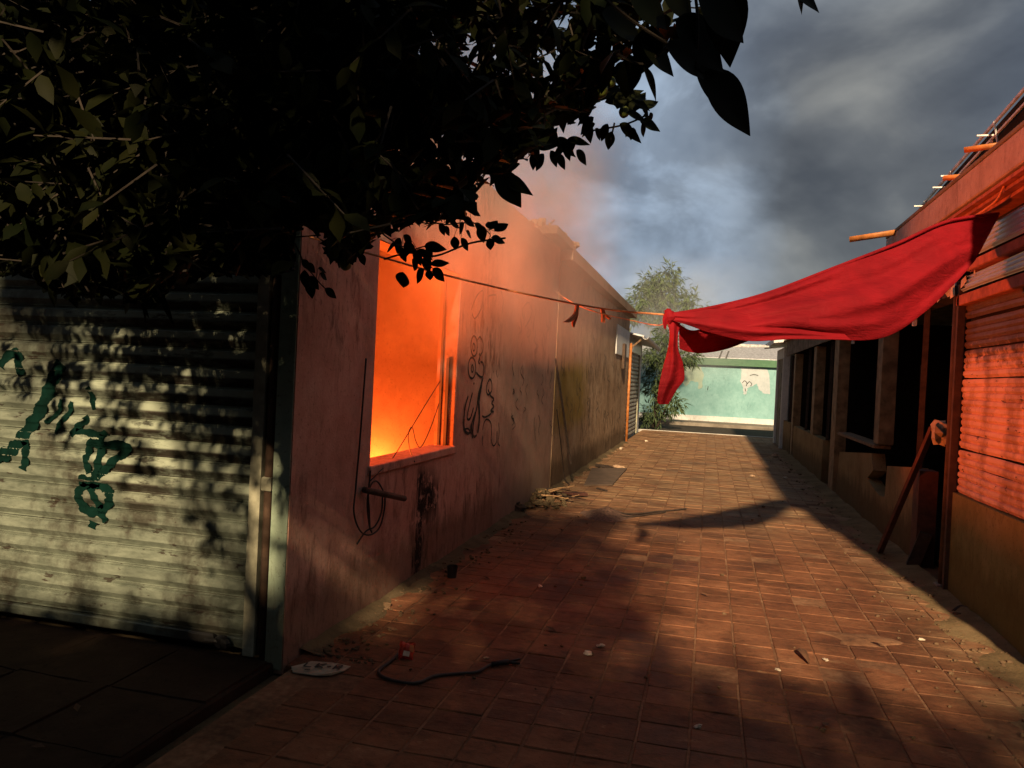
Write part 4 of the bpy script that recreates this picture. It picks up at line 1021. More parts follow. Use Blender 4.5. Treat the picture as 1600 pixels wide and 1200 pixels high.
# curled dry leaf strip
dl = MB(); rows = []
for i in range(9):
    t = i / 8; p = gz(1243 + 22 * t, 1017 + 20 * t - 10 * math.sin(math.pi * t) * 1.0, .012 + .03 * math.sin(math.pi * t)); w = .020 * math.sin(math.pi * (t * .9 + .06))
    rows.append([p + Vector((-w, -w, 0)), p + Vector((0, 0, .008)), p + Vector((w, w, 0))])
o = dl.grid(rows).obj('dry_leaf', 'dry_leaf'); so = o.modifiers.new('s', 'SOLIDIFY'); so.thickness = .002; tag(o, 'curled dark dry leaf on the lit tiles at right', 'leaf')
fl_ = MB()
for i, (px, py, wh) in enumerate(((120, 1108, 'on the dark forecourt below the olive shutter'), (60, 1170, 'in the bottom left corner of the forecourt'), (610, 985, 'on the tiles just beyond the red snack packet'), (760, 905, 'right of the black cup on the tiles'), (1100, 930, 'on the lit tiles in the middle of the alley'), (1290, 1135, 'near the bottom edge of the lit tiles'), (1420, 1080, 'on the tiles at the lower right'), (860, 985, 'above the fork of the black cable'))):
    rnd = random.Random(i + 200); L = rnd.uniform(.03, .055)
    o = MB().add([(0, -L, .004), (-.45 * L, -.2 * L, .012), (0, 0, .006), (.45 * L, -.1 * L, .014), (0, L, .010 + .01 * rnd.random())], [(0, 2, 1), (0, 3, 2), (1, 2, 4), (2, 3, 4)]).obj('dry_leaf', 'dry_leaf')
    o.location = gz(px, py, .004 if px > 420 else .016); o.rotation_euler = (rnd.uniform(-.2, .2), 0, rnd.uniform(0, 6)); tag(o, 'small fallen brown leaf ' + wh, 'leaf', 'fallen leaves on the paving')
gr_ = MB(); rnd = random.Random(77)
for i in range(900):
    y = 3.6 + 14 * rnd.random() ** 1.8; sd_ = rnd.random()
    x = XL + .03 + abs(rnd.gauss(0, .22)) if sd_ < .42 else (XR - .03 - abs(rnd.gauss(0, .25)) if sd_ < .85 else rnd.uniform(XL + .1, XR - .1))
    s_ = rnd.uniform(.004, .016) * (1 if rnd.random() < .9 else 1.8)
    gr_.blob((x, y, s_ * .4 + .002), (s_, s_ * .8, s_ * .6), i, .4, 5, 3)
kind(gr_.obj('grit', 'grit'), 'stuff', 'loose grit and crumbs of plaster along the wall feet')
# sandy spill
sp_ = MB(); rnd = random.Random(6); c = gz(1345, 1000, .0); rows = []
for i in range(9):
    r = i / 8; rows.append([(c.x + (.20 * r * (1 + .3 * math.sin(3 * a) + .2 * math.sin(5 * a + 1))) * math.cos(a), c.y + .16 * r * (1 + .3 * math.sin(2 * a + 1)) * math.sin(a), .012 * (1 - r ** 2) + rnd.uniform(0, .003) - (.004 if r > .9 else 0)) for a in np.linspace(0, 2 * math.pi, 25)])
o = sp_.grid(rows).obj('sand_spill', 'mortar', None, True); kind(o, 'stuff', 'pale sandy spill across the tiles by right wall')
# dark board lying by the left wall
bd = MB(); q = [gz(912, 760, .0), gz(957, 759, .0), gz(980, 733, .0), gz(925, 733, .0)]
bd.add([p + Vector((0, 0, .004)) for p in q] + [p + Vector((0, 0, .022)) for p in q], [(3, 2, 1, 0), (4, 5, 6, 7), (0, 1, 5, 4), (1, 2, 6, 5), (2, 3, 7, 6), (3, 0, 4, 7)])
o = bd.obj('board', 'board'); tag(o, 'flat dark board lying on the paving along the brown wall', 'board')
for i, (px, py) in enumerate(((940, 731), (950, 732), (967, 732))):
    o = MB().blob((0, 0, .03), (.09, .05, .03), i + 30, .4, 7, 5).obj('rubble_piece', 'pebble' if i == 2 else 'burnt_wood'); o.location = gz(px, py); tag(o, ('left', 'middle', 'pale right')[i] + ' lump of rubble beside the far edge of the dark board', 'rubble', 'rubble by the board')
# plank and rubbish heap
o = MB().bar(gz(862, 771, .05), gz(916, 772, .035), .085, .035).obj('plank', 'plank_red'); tag(o, 'dark red plank end sticking out of the rubbish heap', 'plank')
o = MB().bar(gz(933, 763, .01), gz(948, 767, .012), .03, .02).obj('plank', 'burnt_wood'); tag(o, 'short charred stick on the paving below the dark board', 'stick')
hp_ = MB(); rr = random.Random(21); c = gz(846, 784)
for i in range(70):
    a = rr.uniform(0, 6.28); r = rr.uniform(0, 1); p = Vector((c.x + .34 * r * math.cos(a), c.y + .75 * r * math.sin(a), .12 * (1 - r) + rr.uniform(0, .03)))
    if p.x < XL + .05: p.x = XL + .05 + rr.uniform(0, .1)
    hp_.blob(p, (rr.uniform(.02, .06), rr.uniform(.02, .06), rr.uniform(.012, .03)), i, .5, 6, 4)
o = hp_.obj('rubbish_heap', 'dirt'); kind(o, 'stuff', 'heap of dirt rubble and twigs against the pink wall')
for i in range(9):
    a = rr.uniform(-.5, .9); p = Vector((c.x + rr.uniform(-.12, .3), c.y + rr.uniform(-.4, .5), rr.uniform(.02, .14))); L = rr.uniform(.15, .42)
    dv = Vector((math.cos(a), math.sin(a) * .8, rr.uniform(-.12, .4))).normalized() * L
    o = MB().tube([p, p + dv * .5 + Vector((0, 0, rr.uniform(-.01, .02))), p + dv], [.011, .009, .005], 5).obj('twig', 'twig' if i % 3 else 'burnt_wood')
    tag(o, 'loose twig lying in the rubbish heap against the pink wall', 'twig', 'twigs in the rubbish heap')
o = MB().box((-.05, -.04, 0), (.05, .04, .07), .008).obj('brick_chunk', 'brick_chunk'); o.location = gz(836, 789); o.rotation_euler = (.1, .15, .5); tag(o, 'broken pinkish brick chunk at the front of the rubbish heap', 'brick')
# black shoe like bundle
bn = MB().blob((0, 0, .05), (.10, .06, .055), 8, .3).blob((-.07, .02, .09), (.05, .04, .07), 9, .3); o = bn.obj('bundle', 'burnt_wood'); o.location = gz(808, 800); o.rotation_euler = (0, 0, .8); tag(o, 'dark charred bundle at the wall foot left of the rubbish heap', 'bundle')
# ash pile with wires
ap = MB(); rr = random.Random(31); c = gz(948, 806)
rows = []
for i in range(12):
    r = i / 11; rows.append([(c.x + .30 * r * math.cos(a) * (1 + .15 * math.sin(3 * a)), c.y + .36 * r * math.sin(a), .10 * (1 - r) ** 1.3 + rr.uniform(-.006, .012) * (1 - r) - (.006 if r > .95 else 0)) for a in np.linspace(0, 2 * math.pi, 29)])
ap.grid(rows); o = ap.obj('ash_pile', 'ash', None, True); kind(o, 'stuff', 'low pile of ash and burnt fibres on the tiles')
o = MB().tube(smooth_path([c + Vector((.02, 0, .06)), gz(985, 803, .03), gz(1030, 799, .012), gz(1072, 795, .012)], 6), .010, 5).obj('burnt_stick', 'burnt_wood'); tag(o, 'long thin burnt stick reaching right from the ash pile', 'stick')
o = MB().tube(smooth_path([c + Vector((.0, -.05, .05)), gz(980, 807, .02), gz(1020, 803, .012), gz(1040, 800, .012)], 6), .007, 5).obj('burnt_stick', 'burnt_wood'); tag(o, 'shorter burnt stick beside the long one at the ash pile', 'stick')
# leaning sticks
o = MB().tube([at_x(868, 560, XL + .03), at_x(880, 640, XL + .12), at_x(892, 725, XL + .22)], .016, 6).obj('leaning_pole', 'burnt_wood'); tag(o, 'thin dark pole leaning on the brown wall by the yellow stain', 'pole')
o = MB().tube(smooth_path([at_x(870, 640, XL + .02), at_x(877, 700, XL + .03), at_x(882, 745, XL + .04), gz(890, 757, .01)], 5), .008, 5).obj('hanging_cable', 'burnt_wood'); tag(o, 'thin cable hanging down the wall seam to the ground', 'cable')
bp = gz(1374, 866, .0); tp = at_x(1458, 668, XR + .02)
o = MB().bar(bp + Vector((0, 0, .02)), tp, .05, .035).obj('leaning_plank', 'plank_red'); tag(o, 'dark red plank leaning diagonally into the burnt stall doorway', 'plank')
o = MB().blob((0, 0, 0), (.07, .10, .10), 77, .35).obj('cloth_lump', 'card'); o.location = at_x(1468, 676, XR + .05); tag(o, 'pale crumpled rag caught on top of the leaning plank', 'rag')
db = MB(); rr = random.Random(41)
o = MB().bar((XR - .03, 7.42, .0), (XR + .06, 7.40, .30), .12, .10).obj('charred_block', 'burnt_wood'); tag(o, 'charred timber block standing at the stall door jamb', 'timber')
for i in range(7):
    p = Vector((XR + .2 + rr.uniform(0, .6), 6.75 + rr.uniform(0, .6), .02 + rr.uniform(0, .12))); o = MB().blob((0, 0, 0), (rr.uniform(.05, .12), rr.uniform(.05, .1), rr.uniform(.03, .08)), i + 60, .45, 7, 5).obj('debris_lump', 'burnt_wood'); o.location = p
    tag(o, 'charred lump of debris on the burnt stall doorway floor', 'debris', 'charred debris in the doorway')
o = MB().tube(smooth_path([gz(1490, 955, .01), gz(1500, 948, .02), gz(1512, 951, .018), gz(1530, 957, .012)], 4), .013, 6).obj('charred_stick', 'burnt_wood'); tag(o, 'short charred stick lying at the foot of the ochre wall', 'stick')

# ------------------------------------------------------------------ near citrus tree
def leaf_geo(L, W, fold=.25, curl=.2):
    st = [(0, 0), (.28, .78), (.62, .86), (1, 0)]
    v = [(0, 0, 0)]
    for t, w in st[1:3]:
        z = -curl * L * t * t
        v += [(-W / 2 * w, L * t, z + fold * W * w * .5), (0, L * t, z), (W / 2 * w, L * t, z + fold * W * w * .5)]
    v.append((0, L, -curl * L))
    f = [(0, 2, 1), (0, 3, 2), (1, 2, 5, 4), (2, 3, 6, 5), (4, 5, 7), (5, 6, 7)]
    return np.array(v), f
LV, LF = leaf_geo(1.0, .52)
def basis(dirv, up):
    y = np.array(dirv); y = y / np.linalg.norm(y); x = np.cross(y, up); nx = np.linalg.norm(x)
    x = x / nx if nx > 1e-4 else np.array([1, 0, 0.0]); z = np.cross(x, y); return np.stack([x, y, z], 1)
poly = [(-200, 430), (40, 432), (70, 455), (120, 470), (160, 462), (200, 474), (250, 480), (262, 455), (330, 430), (420, 432), (462, 425), (466, 345), (484, 352), (505, 392), (535, 420), (565, 395), (590, 372), (640, 350), (690, 352), (745, 335), (748, 290), (790, 285), (800, 260), (850, 235), (860, 215), (900, 190), (925, 175), (940, 140), (955, 115), (960, 95), (1000, 100), (1040, 95), (1060, 70), (1100, 90), (1150, 90), (1170, 60), (1175, -30), (1205, -30), (1215, 2), (1260, 8), (1290, 0), (1300, -200), (-200, -200)]
def in_poly(x, y):
    c = False; n = len(poly); j = n - 1
    for i in range(n):
        xi, yi = poly[i]; xj, yj = poly[j]
        if (yi > y) != (yj > y) and x < (xj - xi) * (y - yi) / (yj - yi) + xi: c = not c
        j = i
    return c
TR = random.Random(99)
leaves = []          # (x,y,z, dir, up, L)
twigs = MB()
def rdir(down=.35):
    v = np.array([TR.gauss(0, 1), TR.gauss(0, 1), TR.gauss(0, .8) - down]); return v / np.linalg.norm(v)
def add_leaf(p, dv, L, force=False):
    tip = np.array(p) + dv * L; mid = np.array(p) + dv * L * .5
    if mid[2] < .8 or mid[1] > 3.36: return
    for q in (p, mid, tip):
        px, py, dd = project(q)
        if dd > .02 and -30 < px < 1630 and -30 < py < 1230 and not in_poly(px, py) and not force: return
    if np.linalg.norm(mid - np.array([0, 0, EYE])) < .75: return
    up = np.array([TR.gauss(0, .5), TR.gauss(0, .5), 1.0])
    leaves.append((np.array(p), basis(dv, up), L))
def twig_cluster(c, r, n, Lr=(.055, .095), force=False, flat=1.0):
    """a twig with leaves along it"""
    for _ in range(n):
        a = rdir(.3); base = np.array(c) + np.array([TR.uniform(-1, 1) * r, TR.uniform(-1, 1) * r, TR.uniform(-1, 1) * r * flat])
        Lt = TR.uniform(.10, .22); m_ = TR.randint(6, 9)
        ok0 = len(leaves)
        for i in range(m_):
            t = (i + 1) / m_; p = base + a * Lt * t; dv = a * .55 + rdir(.25) * .9; dv /= np.linalg.norm(dv)
            add_leaf(p, dv, TR.uniform(*Lr), force)
        if len(leaves) - ok0 > 4:
            pr = [project(base + a * Lt * s) for s in (0, .5, 1)]
            if all(not (-30 < q[0] < 1630 and -30 < q[1] < 1230 and q[2] > 0) or in_poly(q[0], q[1]) for q in pr):
                twigs.tube([base, base + a * Lt * .5, base + a * Lt], [.003, .0025, .0015], 3, False)
# crown in view: overlapping sub-crowns
for gx in range(-60, 1000, 95):
    for gy in range(-60, 470, 85):
        if not in_poly(gx, gy) and not in_poly(gx, gy - 40): continue
        for Y in (1.75, 2.35, 2.85):
            if gx > 820 and Y < 2: continue
            c = at_y(gx + TR.uniform(-30, 30), gy + TR.uniform(-25, 25), Y + TR.uniform(-.2, .2)); 
            if gx > 640 and TR.random() < .35: continue
            twig_cluster(c, .26, 20 if gx < 700 else 13)
# ragged lower fringe and right hand sprays
for (px, py, Y, n, r) in ((90, 455, 2.7, 10, .1), (150, 460, 2.5, 10, .1), (240, 465, 2.6, 10, .08), (330, 420, 2.8, 12, .12), (430, 410, 2.9, 12, .10), (490, 435, 2.9, 14, .06), (560, 400, 2.8, 12, .08), (650, 400, 2.7, 16, .08), (720, 375, 2.9, 16, .09), (775, 370, 2.9, 10, .05),
                          (760, 310, 2.9, 10, .1), (850, 235, 3.0, 16, .12), (930, 190, 3.1, 22, .10), (985, 195, 3.1, 18, .07), (1010, 165, 3.1, 12, .05), (960, 145, 3.0, 16, .08), (1010, 185, 3.15, 12, .05)):
    twig_cluster(at_y(px, py, Y), r, n * 2)
# big near leaves at the top
near_leaves = []
def near_leaf(b, t, Y, wid=.5, Y2=None):
    p = at_y(*b, Y); q = at_y(*t, Y2 or Y + .05); dv = np.array(q - p); L = np.linalg.norm(dv); dv /= L
    bs = basis(dv, np.array([.25, -1.0, .45])); near_leaves.append((np.array(p), bs, L, wid))
for b, t, Y, w in (((1100, 112), (1183, 207), 1.05, .62), ((1086, 100), (1160, 178), 1.08, .6), ((1055, 30), (1140, 106), 1.0, .75), ((1090, -20), (1172, 60), .98, .85), ((1040, 70), (1110, 118), 1.02, .6), ((1120, -40), (1150, 104), 1.0, .6),
                   ((985, 85), (980, 158), 1.12, .55), ((1005, 105), (1032, 158), 1.12, .32), ((960, 80), (935, 110), 1.15, .5), ((1000, 60), (1060, 115), 1.1, .6), ((1020, 40), (1000, 120), 1.1, .6), ((1240, -45), (1262, 21), .98, .75), ((1215, -40), (1290, 12), 1.0, .55), ((940, 20), (1010, 60), 1.1, .7), ((980, -20), (1050, 40), 1.05, .8), ((1030, -40), (1090, 30), 1.03, .8),
                   ((775, 268), (818, 323), 1.9, .65), ((780, 275), (836, 302), 1.92, .45), ((630, 425), (628, 452), 2.3, .7)):
    near_leaf(b, t, Y, w)
spray = []
def sp(x, y): return (400 + x * .2625, 280 + y * .2625)
for a, b in (((830, 390), (765, 430)), ((880, 330), (935, 400)), ((920, 360), (880, 470)), ((960, 420), (1060, 480)), ((1000, 400), (1140, 410)), ((1010, 400), (1060, 470)), ((1040, 510), (1155, 490)), ((1050, 530), (1130, 610)), ((1000, 530), (945, 625)), ((1030, 540), (1035, 610)), ((940, 420), (990, 520)), ((850, 400), (900, 500)), ((900, 380), (960, 450)), ((960, 470), (930, 550)), ((1000, 460), (1040, 560)), ((860, 350), (830, 450)),
             ((1180, 340), (1190, 430)), ((1220, 350), (1270, 430)), ((1250, 310), (1290, 350)), ((1330, 270), (1360, 385)), ((1390, 300), (1440, 235)), ((1420, 310), (1505, 255)), ((1400, 350), (1490, 375)), ((1390, 350), (1400, 430)), ((1300, 260), (1370, 330)), ((1270, 180), (1345, 215)), ((1060, 260), (1000, 295)), ((1120, 280), (1160, 340)), ((1090, 260), (1130, 340)), ((1150, 250), (1220, 290)), ((1240, 260), (1200, 330)), ((1400, 300), (1380, 240)), ((1230, 230), (1310, 280)),
             ((290, 540), (300, 670)), ((310, 580), (380, 660)), ((320, 600), (330, 720)), ((380, 560), (430, 600)), ((370, 530), (425, 555)), ((300, 500), (360, 560)), ((270, 480), (330, 540)), ((410, 650), (485, 710)), ((500, 400), (440, 490)), ((540, 400), (500, 490)), ((560, 420), (600, 500)), ((620, 440), (650, 520))):
    near_leaf(sp(*a), sp(*b), 2.86 + TR.uniform(-.08, .08), TR.uniform(.42, .6)); spray.append(near_leaves[-1][0])
for a, b, w in (((249, 450), (271, 512), .16), ((222, 470), (232, 500), .2), ((232, 460), (222, 505), .2), ((85, 440), (80, 482), .5), ((110, 450), (118, 484), .5), ((205, 455), (190, 492), .5), ((150, 445), (155, 480), .5)):
    near_leaf(a, b, 2.6, w)
for a, b in (((945, 160), (1000, 150)), ((985, 175), (1010, 140)), ((1000, 170), (1030, 155)), ((1000, 190), (1034, 203)), ((975, 200), (1005, 222)), ((985, 195), (975, 215)), ((955, 205), (950, 236)), ((930, 200), (940, 220)), ((900, 215), (880, 245)), ((880, 225), (893, 252)), ((860, 235), (872, 262)), ((960, 120), (945, 155)), ((980, 155), (990, 180)), ((1005, 180), (1022, 190)), ((915, 190), (925, 225)), ((850, 240), (835, 268)), ((870, 215), (900, 240))):
    near_leaf(a, b, 3.08, .5)
    for _q in range(2):
        jx, jy = TR.uniform(-28, 22), TR.uniform(-26, 12); t_ = TR.uniform(-1.2, 1.2); dx, dy = b[0] - a[0], b[1] - a[1]
        near_leaf((a[0] + jx, a[1] + jy), (a[0] + jx + dx * math.cos(t_) - dy * math.sin(t_), a[1] + jy + dx * math.sin(t_) + dy * math.cos(t_)), 3.05 + TR.uniform(-.08, .05), TR.uniform(.4, .6))
n_view = len(leaves)
# rest of the crown over and behind the camera, unseen, added for its shade
for ix in range(11):
    for iz in range(4):
        x = -4.9 + ix * .5; z = 3.4 + iz * .42
        if (z > 4.4 and x > -2.0) or (z > 4.0 and x > -.8): continue
        if x < -.85 and iz < 2: continue
        for y in (-1.35, -.75):
            twig_cluster((x + TR.uniform(-.15, .15), y + TR.uniform(-.2, .2), z + TR.uniform(-.1, .1)), .33, (6 if z < 3.9 or x > -1.7 else 15) if x < -.85 else 22, (.11, .16))
for ix in range(15):                      # unseen low foliage added to keep sun off the foreground floor
    x = -4.2 + ix * .47
    for z in ((1.6, 1.9, 2.15) if x < -1.45 else (1.75, 2.1, 2.45)):
        for y in (-1.5, -1.05):
            twig_cluster((x + TR.uniform(-.1, .1), y + TR.uniform(-.15, .15), z), .25, (52 if z < 2.3 else 34) if x < .6 else (36 if z < 2 else 16), (.12, .17))
for x in (-.7, -.3, .1):  # unseen clumps added to shade the large near leaves
    for z in (2.6, 2.95):
        twig_cluster((x, -1.0 + TR.uniform(-.2, .2), z), .26, 18, (.11, .16))
for (x, y, z, r, n) in ((-1.2, .9, 2.9, .5, 30), (-2.2, 1.2, 3.6, .5, 40), (-3.2, 1.4, 3.6, .5, 40), (-2.6, .2, 4.1, .6, 40), (-1.2, -.2, 3.6, .5, 30), (-3.9, 2.0, 3.4, .4, 30)):
    twig_cluster((x, y, z), r, n, (.07, .11), flat=.7)
tree = thing('citrus_tree', 'dark citrus tree hanging over the left foreground with large glossy leaves', 'tree')
tk = MB()
TBX, TBY = -1.5, -1.5
tk.tube(smooth_path([(TBX, TBY, -.05), (TBX + .05, TBY + .1, .7), (TBX - .05, TBY + .25, 1.5), (TBX, TBY + .5, 2.2)], 5), [.14 - .004 * i for i in range(16)], 10)
tk.obj('trunk', 'bark', tree, True)
lm = MB()
for pts in ([(TBX, TBY + .5, 2.15), (-1.6, -.2, 2.8), (-1.5, .8, 3.05), (-1.4, 1.7, 3.0), (-1.2, 2.5, 2.7)], [(TBX, TBY + .5, 2.15), (-2.2, -.3, 2.9), (-2.7, .8, 3.0), (-3.0, 1.8, 2.7), (-3.2, 2.5, 2.4)],
            [(-1.5, .8, 3.05), (-1.0, 1.6, 3.0), (-.7, 2.3, 2.85), (-.55, 2.9, 2.65)], [(TBX, TBY + .5, 2.15), (-.9, -.6, 3.0), (-.4, .2, 3.3), (-.1, .7, 2.9)], [(TBX, TBY + .5, 2.15), (-1.9, -.9, 3.2), (-2.2, -1.0, 4.2)],
            [(TBX, TBY + .5, 2.1), (-1.0, -1.2, 2.25), (-.3, -1.3, 2.1)], [(-2.7, .8, 3.0), (-3.6, 1.4, 3.0), (-4.1, 2.2, 2.9)]):
    q = smooth_path(pts, 5); lm.tube(q, list(np.linspace(.05, .012, len(q))), 7)
lm.obj('limb', 'bark', tree, True)
# individual leaves: the largest in view; the rest joined
scored = []
for idx, (p, bs, L) in enumerate(leaves):
    px, py, dd = project(p + bs[:, 1] * L * .5)
    inside = 0 < px < 1600 and 0 < py < 1200
    scored.append((-(L / dd) * abs(bs[:, 2] @ (p - np.array([0, 0, EYE])) / np.linalg.norm(p - np.array([0, 0, EYE]))) if inside and dd > 0 else 1.0, idx))
scored.sort(); single = set(i for s, i in scored[:240] if s < 0)
leaf_me = MB().add([tuple(v) for v in LV], LF).mesh('leaf', 'citrus_leaf', True)
wide_me = MB().add([tuple(v * np.array([1.25, 1, 1])) for v in LV], LF).mesh('leaf', 'citrus_leaf', True)
def place_leaf(p, bs, L, me, sx=1.0):
    o = link('leaf', me, tree); Mx = Matrix.Identity(4)
    for r in range(3):
        for c in range(3): Mx[r][c] = bs[r][c] * L * (sx if c == 0 else 1)
        Mx[r][3] = p[r]
    o.matrix_world = Mx
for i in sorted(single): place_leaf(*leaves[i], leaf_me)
big, bigf = [], None
nb = 14; sts = np.linspace(0, 1, nb); bm_ = MB(); rows = []
for t in sts:
    w = .5 * (math.sin(math.pi * min(t, .999) ** .8) ** .85) * (1 - .35 * t ** 3) + .004
    rows.append([(x * w, t, -.12 * t * t + .10 * abs(x) * w) for x in (-1, -.5, 0, .5, 1)])
big_me = bm_.grid(rows).mesh('leaf', 'citrus_leaf', True)
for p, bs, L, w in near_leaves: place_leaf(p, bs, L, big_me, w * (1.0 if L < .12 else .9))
allv = []; allf = []; o_ = 0
for i, (p, bs, L) in enumerate(leaves):
    if i in single: continue
    vv = (LV * L) @ bs.T + p; allv.append(vv); allf += [tuple(a + o_ for a in f) for f in LF]; o_ += len(LV)
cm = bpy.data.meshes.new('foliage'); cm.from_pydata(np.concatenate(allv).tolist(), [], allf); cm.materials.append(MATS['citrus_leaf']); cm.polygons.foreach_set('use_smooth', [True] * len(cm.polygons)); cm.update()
fo_ = link('foliage', cm, tree); kind(fo_, 'stuff')
tw = twigs.obj('twigs', 'bark', tree); tw.name = 'twig'; kind(tw, 'stuff')
# twigs for the big near leaves and green fruit
nt_ = MB()
for pts, Y in (([(900, -40), (985, 30), (1045, 70), (1100, 115)], 1.06), ([(1045, 70), (1005, 100), (965, 85)], 1.12), ([(1080, -60), (1090, 30), (1088, 100)], 1.02), ([(920, 205), (975, 195), (1010, 180)], 3.1), ([(960, 192), (955, 215), (952, 232)], 3.1), ([(600, 405), (640, 395), (680, 400), (735, 380), (790, 372)], 2.85)):
    MB().tube(smooth_path([at_y(*p, Y) for p in pts], 5), .004 if Y > 2 else .0022, 5).obj('stem', 'bark', tree)
spines = [[(700, 270), (760, 330), (850, 390), (940, 430), (1010, 500), (1050, 530)], [(940, 420), (1000, 400), (1040, 395)], [(980, 230), (1040, 250), (1120, 270), (1230, 260), (1330, 270), (1395, 330)], [(230, 380), (260, 440), (290, 510), (340, 570), (400, 640), (470, 690)], [(490, 320), (520, 400), (560, 420), (620, 440)]]
pts_all = []
for q in spines:
    q = smooth_path([at_y(*sp(*p), 2.86) for p in q], 6); pts_all += q
    MB().tube(q, list(np.linspace(.0035, .0018, len(q))), 5).obj('stem', 'bark', tree)
for p in spray:
    p = Vector(p); b = min(pts_all, key=lambda c: (c - p).length)
    if .002 < (b - p).length < .2: MB().tube([b, b.lerp(p, .5) + Vector((0, 0, .004)), p], .0012, 4).obj('petiole', 'bark', tree)
fm = MB().blob((0, 0, 0), (.030, .030, .034), 1, .03, 14, 10).mesh('fruit', 'fruit', True)
for px, py, Y, s in ((938, 140, 2.9, 1.0), (630, 439, 2.55, .55), (907, 168, 3.0, .55), (955, 128, 2.95, .6), (540, 412, 2.7, .8), (975, 175, 3.05, .7)):
    o = link('fruit', fm, tree, at_y(px, py, Y)); o.scale = (s, s, s)

# ------------------------------------------------------------------ far trees
def narrow_leaf():
    v = [(0, 0, 0), (-.10, .35, .02), (0, .35, -.01), (.10, .35, .02), (0, 1, -.22)]; return np.array(v), [(0, 2, 1), (0, 3, 2), (1, 2, 4), (2, 3, 4)]
NV, NF = narrow_leaf()
def far_tree(name, label, blobs, trunk, mat, Lr, n_per, down, seed):
    R2 = random.Random(seed); t = thing(name, label, 'tree'); V = []; Fc = []; o_ = 0
    for (c, r) in blobs:
        for _ in range(int(n_per * r * r)):
            # leaf tufts: several leaves share a twig end
            d = np.array([R2.gauss(0, 1), R2.gauss(0, 1), R2.gauss(0, 1)]); d /= np.linalg.norm(d)
            b = np.array(c) + d * r * R2.uniform(.25, 1.0) * np.array([1, 1, .9])
            for _k in range(6):
                dv = d * .6 + np.array([R2.gauss(0, .6), R2.gauss(0, .6), R2.gauss(0, .5) - down]); dv /= np.linalg.norm(dv)
                L = R2.uniform(*Lr); bs = basis(dv, np.array([R2.gauss(0, .6), R2.gauss(0, .6), 1.0]))
                V.append((NV * L) @ bs.T + b + dv * R2.uniform(0, .12)); Fc += [tuple(a + o_ for a in f) for f in NF]; o_ += len(NV)
    me = bpy.data.meshes.new('crown'); me.from_pydata(np.concatenate(V).tolist(), [], Fc); me.materials.append(MATS[mat]); me.update()
    link('crown', me, t)
    tm = MB()
    for pts, r0, r1 in trunk:
        q = smooth_path(pts, 5); tm.tube(q, list(np.linspace(r0, r1, len(q))), 7)
    tm.obj('trunk', 'bark', t, True); return t
FY = 26.5
def fb(px, py, r, dy=0): return (tuple(at_y(px, py, FY + dy)), r)
T0 = at_z(1020, 668); T0.z = -.05
far_tree('willow_tree', 'pale drooping tree rising above the small shop at alley end', [fb(1030, 452, .75), fb(1062, 462, .62, .4), fb(1000, 470, .62, -.3), fb(1045, 430, .5), fb(1080, 478, .45), fb(990, 488, .5), fb(1035, 490, .7, .5), fb(1012, 445, .45)],
         [([at_y(1022, 668, FY), at_y(1030, 600, FY), at_y(1040, 540, FY), at_y(1036, 480, FY), at_y(1032, 440, FY)], .11, .03), ([at_y(1040, 540, FY), at_y(1060, 500, FY), at_y(1075, 470, FY)], .05, .02), ([at_y(1038, 520, FY), at_y(1010, 480, FY), at_y(998, 460, FY)], .05, .02)], 'willow_leaf', (.14, .32), 250, .6, 5)
FY = 25.6
far_tree('leafy_shrub', 'bushy shrub with drooping leaves under the willow beside the mint wall', [fb(1030, 600, .55), fb(1048, 632, .45), (tuple(at_y(1018, 648, FY)), .45), fb(1050, 565, .5), fb(1075, 555, .4), fb(1022, 560, .55), fb(1042, 530, .5)],
         [([at_y(1020, 668, FY), at_y(1026, 630, FY), at_y(1034, 590, FY), at_y(1042, 545, FY)], .06, .02), ([at_y(1026, 668, FY), at_y(1040, 640, FY), at_y(1050, 625, FY)], .04, .015)], 'bush_leaf', (.12, .28), 380, .45, 8)

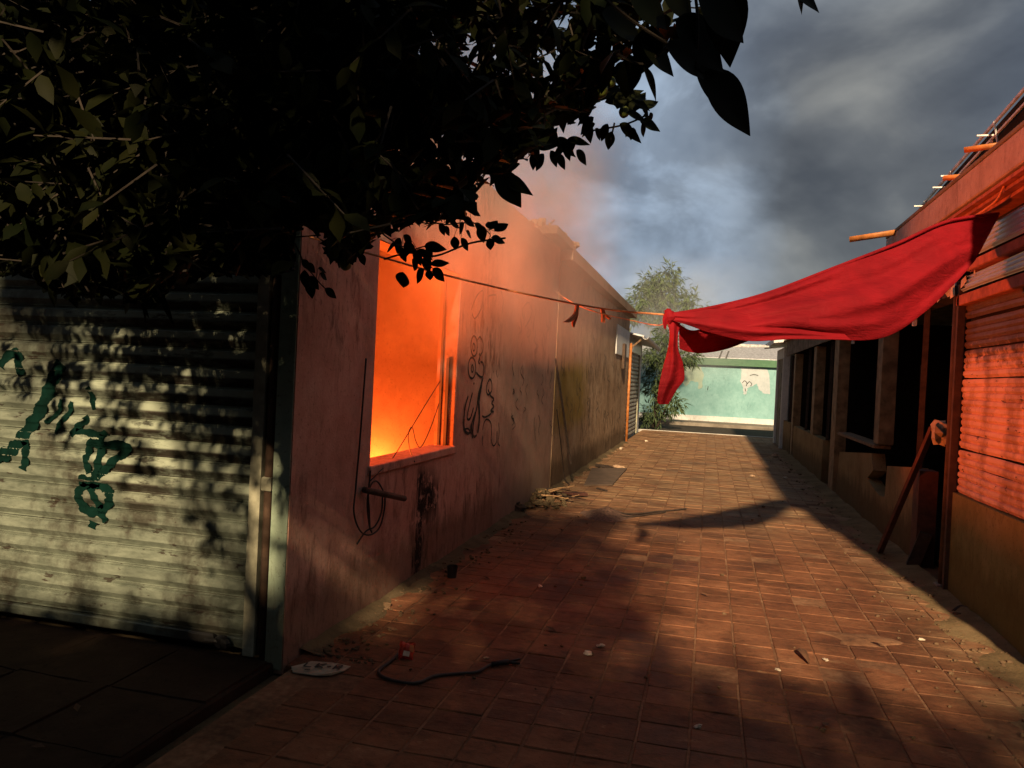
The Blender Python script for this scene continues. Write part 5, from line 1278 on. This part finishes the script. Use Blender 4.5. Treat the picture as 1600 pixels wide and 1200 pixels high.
# ------------------------------------------------------------------ fire and smoke
fire_col = (1.0, .140, .018)
def flame_thing(loc, h, n, seed, label, power, lh):
    t = thing('fire', label, 'fire', 'flames inside the pink shop'); rnd = random.Random(seed)
    for i in range(n):
        b = Vector(loc) + Vector((rnd.uniform(-.35, .35), rnd.uniform(-.3, .3), 0)); hh = h * rnd.uniform(.5, 1); q = []; rr_ = []
        for s in range(8):
            u = s / 7; q.append(b + Vector((.06 * math.sin(4 * u + i), .06 * math.cos(3 * u + 2 * i), hh * u))); rr_.append((.09 * (1 - u) ** .8 * (1 + .6 * math.sin(math.pi * u)) + .003))
        MB().tube(q, rr_, 8).obj('flame', 'flame', t, True)
    ld = bpy.data.lights.new('fire_light', 'POINT'); lo = bpy.data.objects.new('fire_light', ld); COL.objects.link(lo); lo.parent = t
    lo.location = Vector(loc) + Vector((0, 0, lh)); ld.energy = power; ld.color = fire_col; ld.shadow_soft_size = .13
    return t
flame_thing((-3.45, 5.15, .03), 1.1, 9, 1, 'orange flames burning on the room floor beside the window', 640, .91)
flame_thing((-3.92, 8.42, .03), .40, 7, 2, 'low yellow flames at the back wall of the burning room', 120, .30)

def smoke_mat(name, dens, col, lo, hi, scale, anis=.0):
    mt, k, out = material(name); p = k.pos()
    n1 = k.noise(k.scale(p, (1, 1, .7)), scale, 4, .6, .6)
    f = k.ramp(n1, [(lo, 0), (hi, 1)])
    tcg = k.new('ShaderNodeTexCoord').outputs['Generated']; gx, gy, gz_ = k.xyz(tcg)
    def edge(c): return k.math('MULTIPLY', k.ramp(c, [(0, 0), (.28, 1)]), k.ramp(c, [(.55, 1), (1, 0)]))
    e = k.math('MULTIPLY', k.math('MULTIPLY', edge(gx), edge(gy)), edge(gz_))
    v = k.new('ShaderNodeVolumePrincipled'); k.put(v.inputs['Color'], col); v.inputs['Anisotropy'].default_value = anis
    k.put(v.inputs['Density'], k.math('MULTIPLY', k.math('MULTIPLY', f, e), dens)); k.l.new(v.outputs[0], out.inputs['Volume'])
smoke_mat('smoke_near', 1.15, (.78, .68, .62), .40, .62, 1.3, .2)
smoke_mat('smoke_far', .35, (.85, .90, .95), .32, .60, .6)
o = MB().box((-2.45, 4.2, 1.55), (-.75, 8.9, 4.3)).obj('smoke', 'smoke_near'); kind(o, 'stuff', 'orange lit smoke pouring out over the burning window')
o = MB().box((-3.6, 24.7, 1.6), (1.6, 29, 6.0)).obj('smoke', 'smoke_far'); kind(o, 'stuff', 'pale drifting smoke around the willow at the alley end')
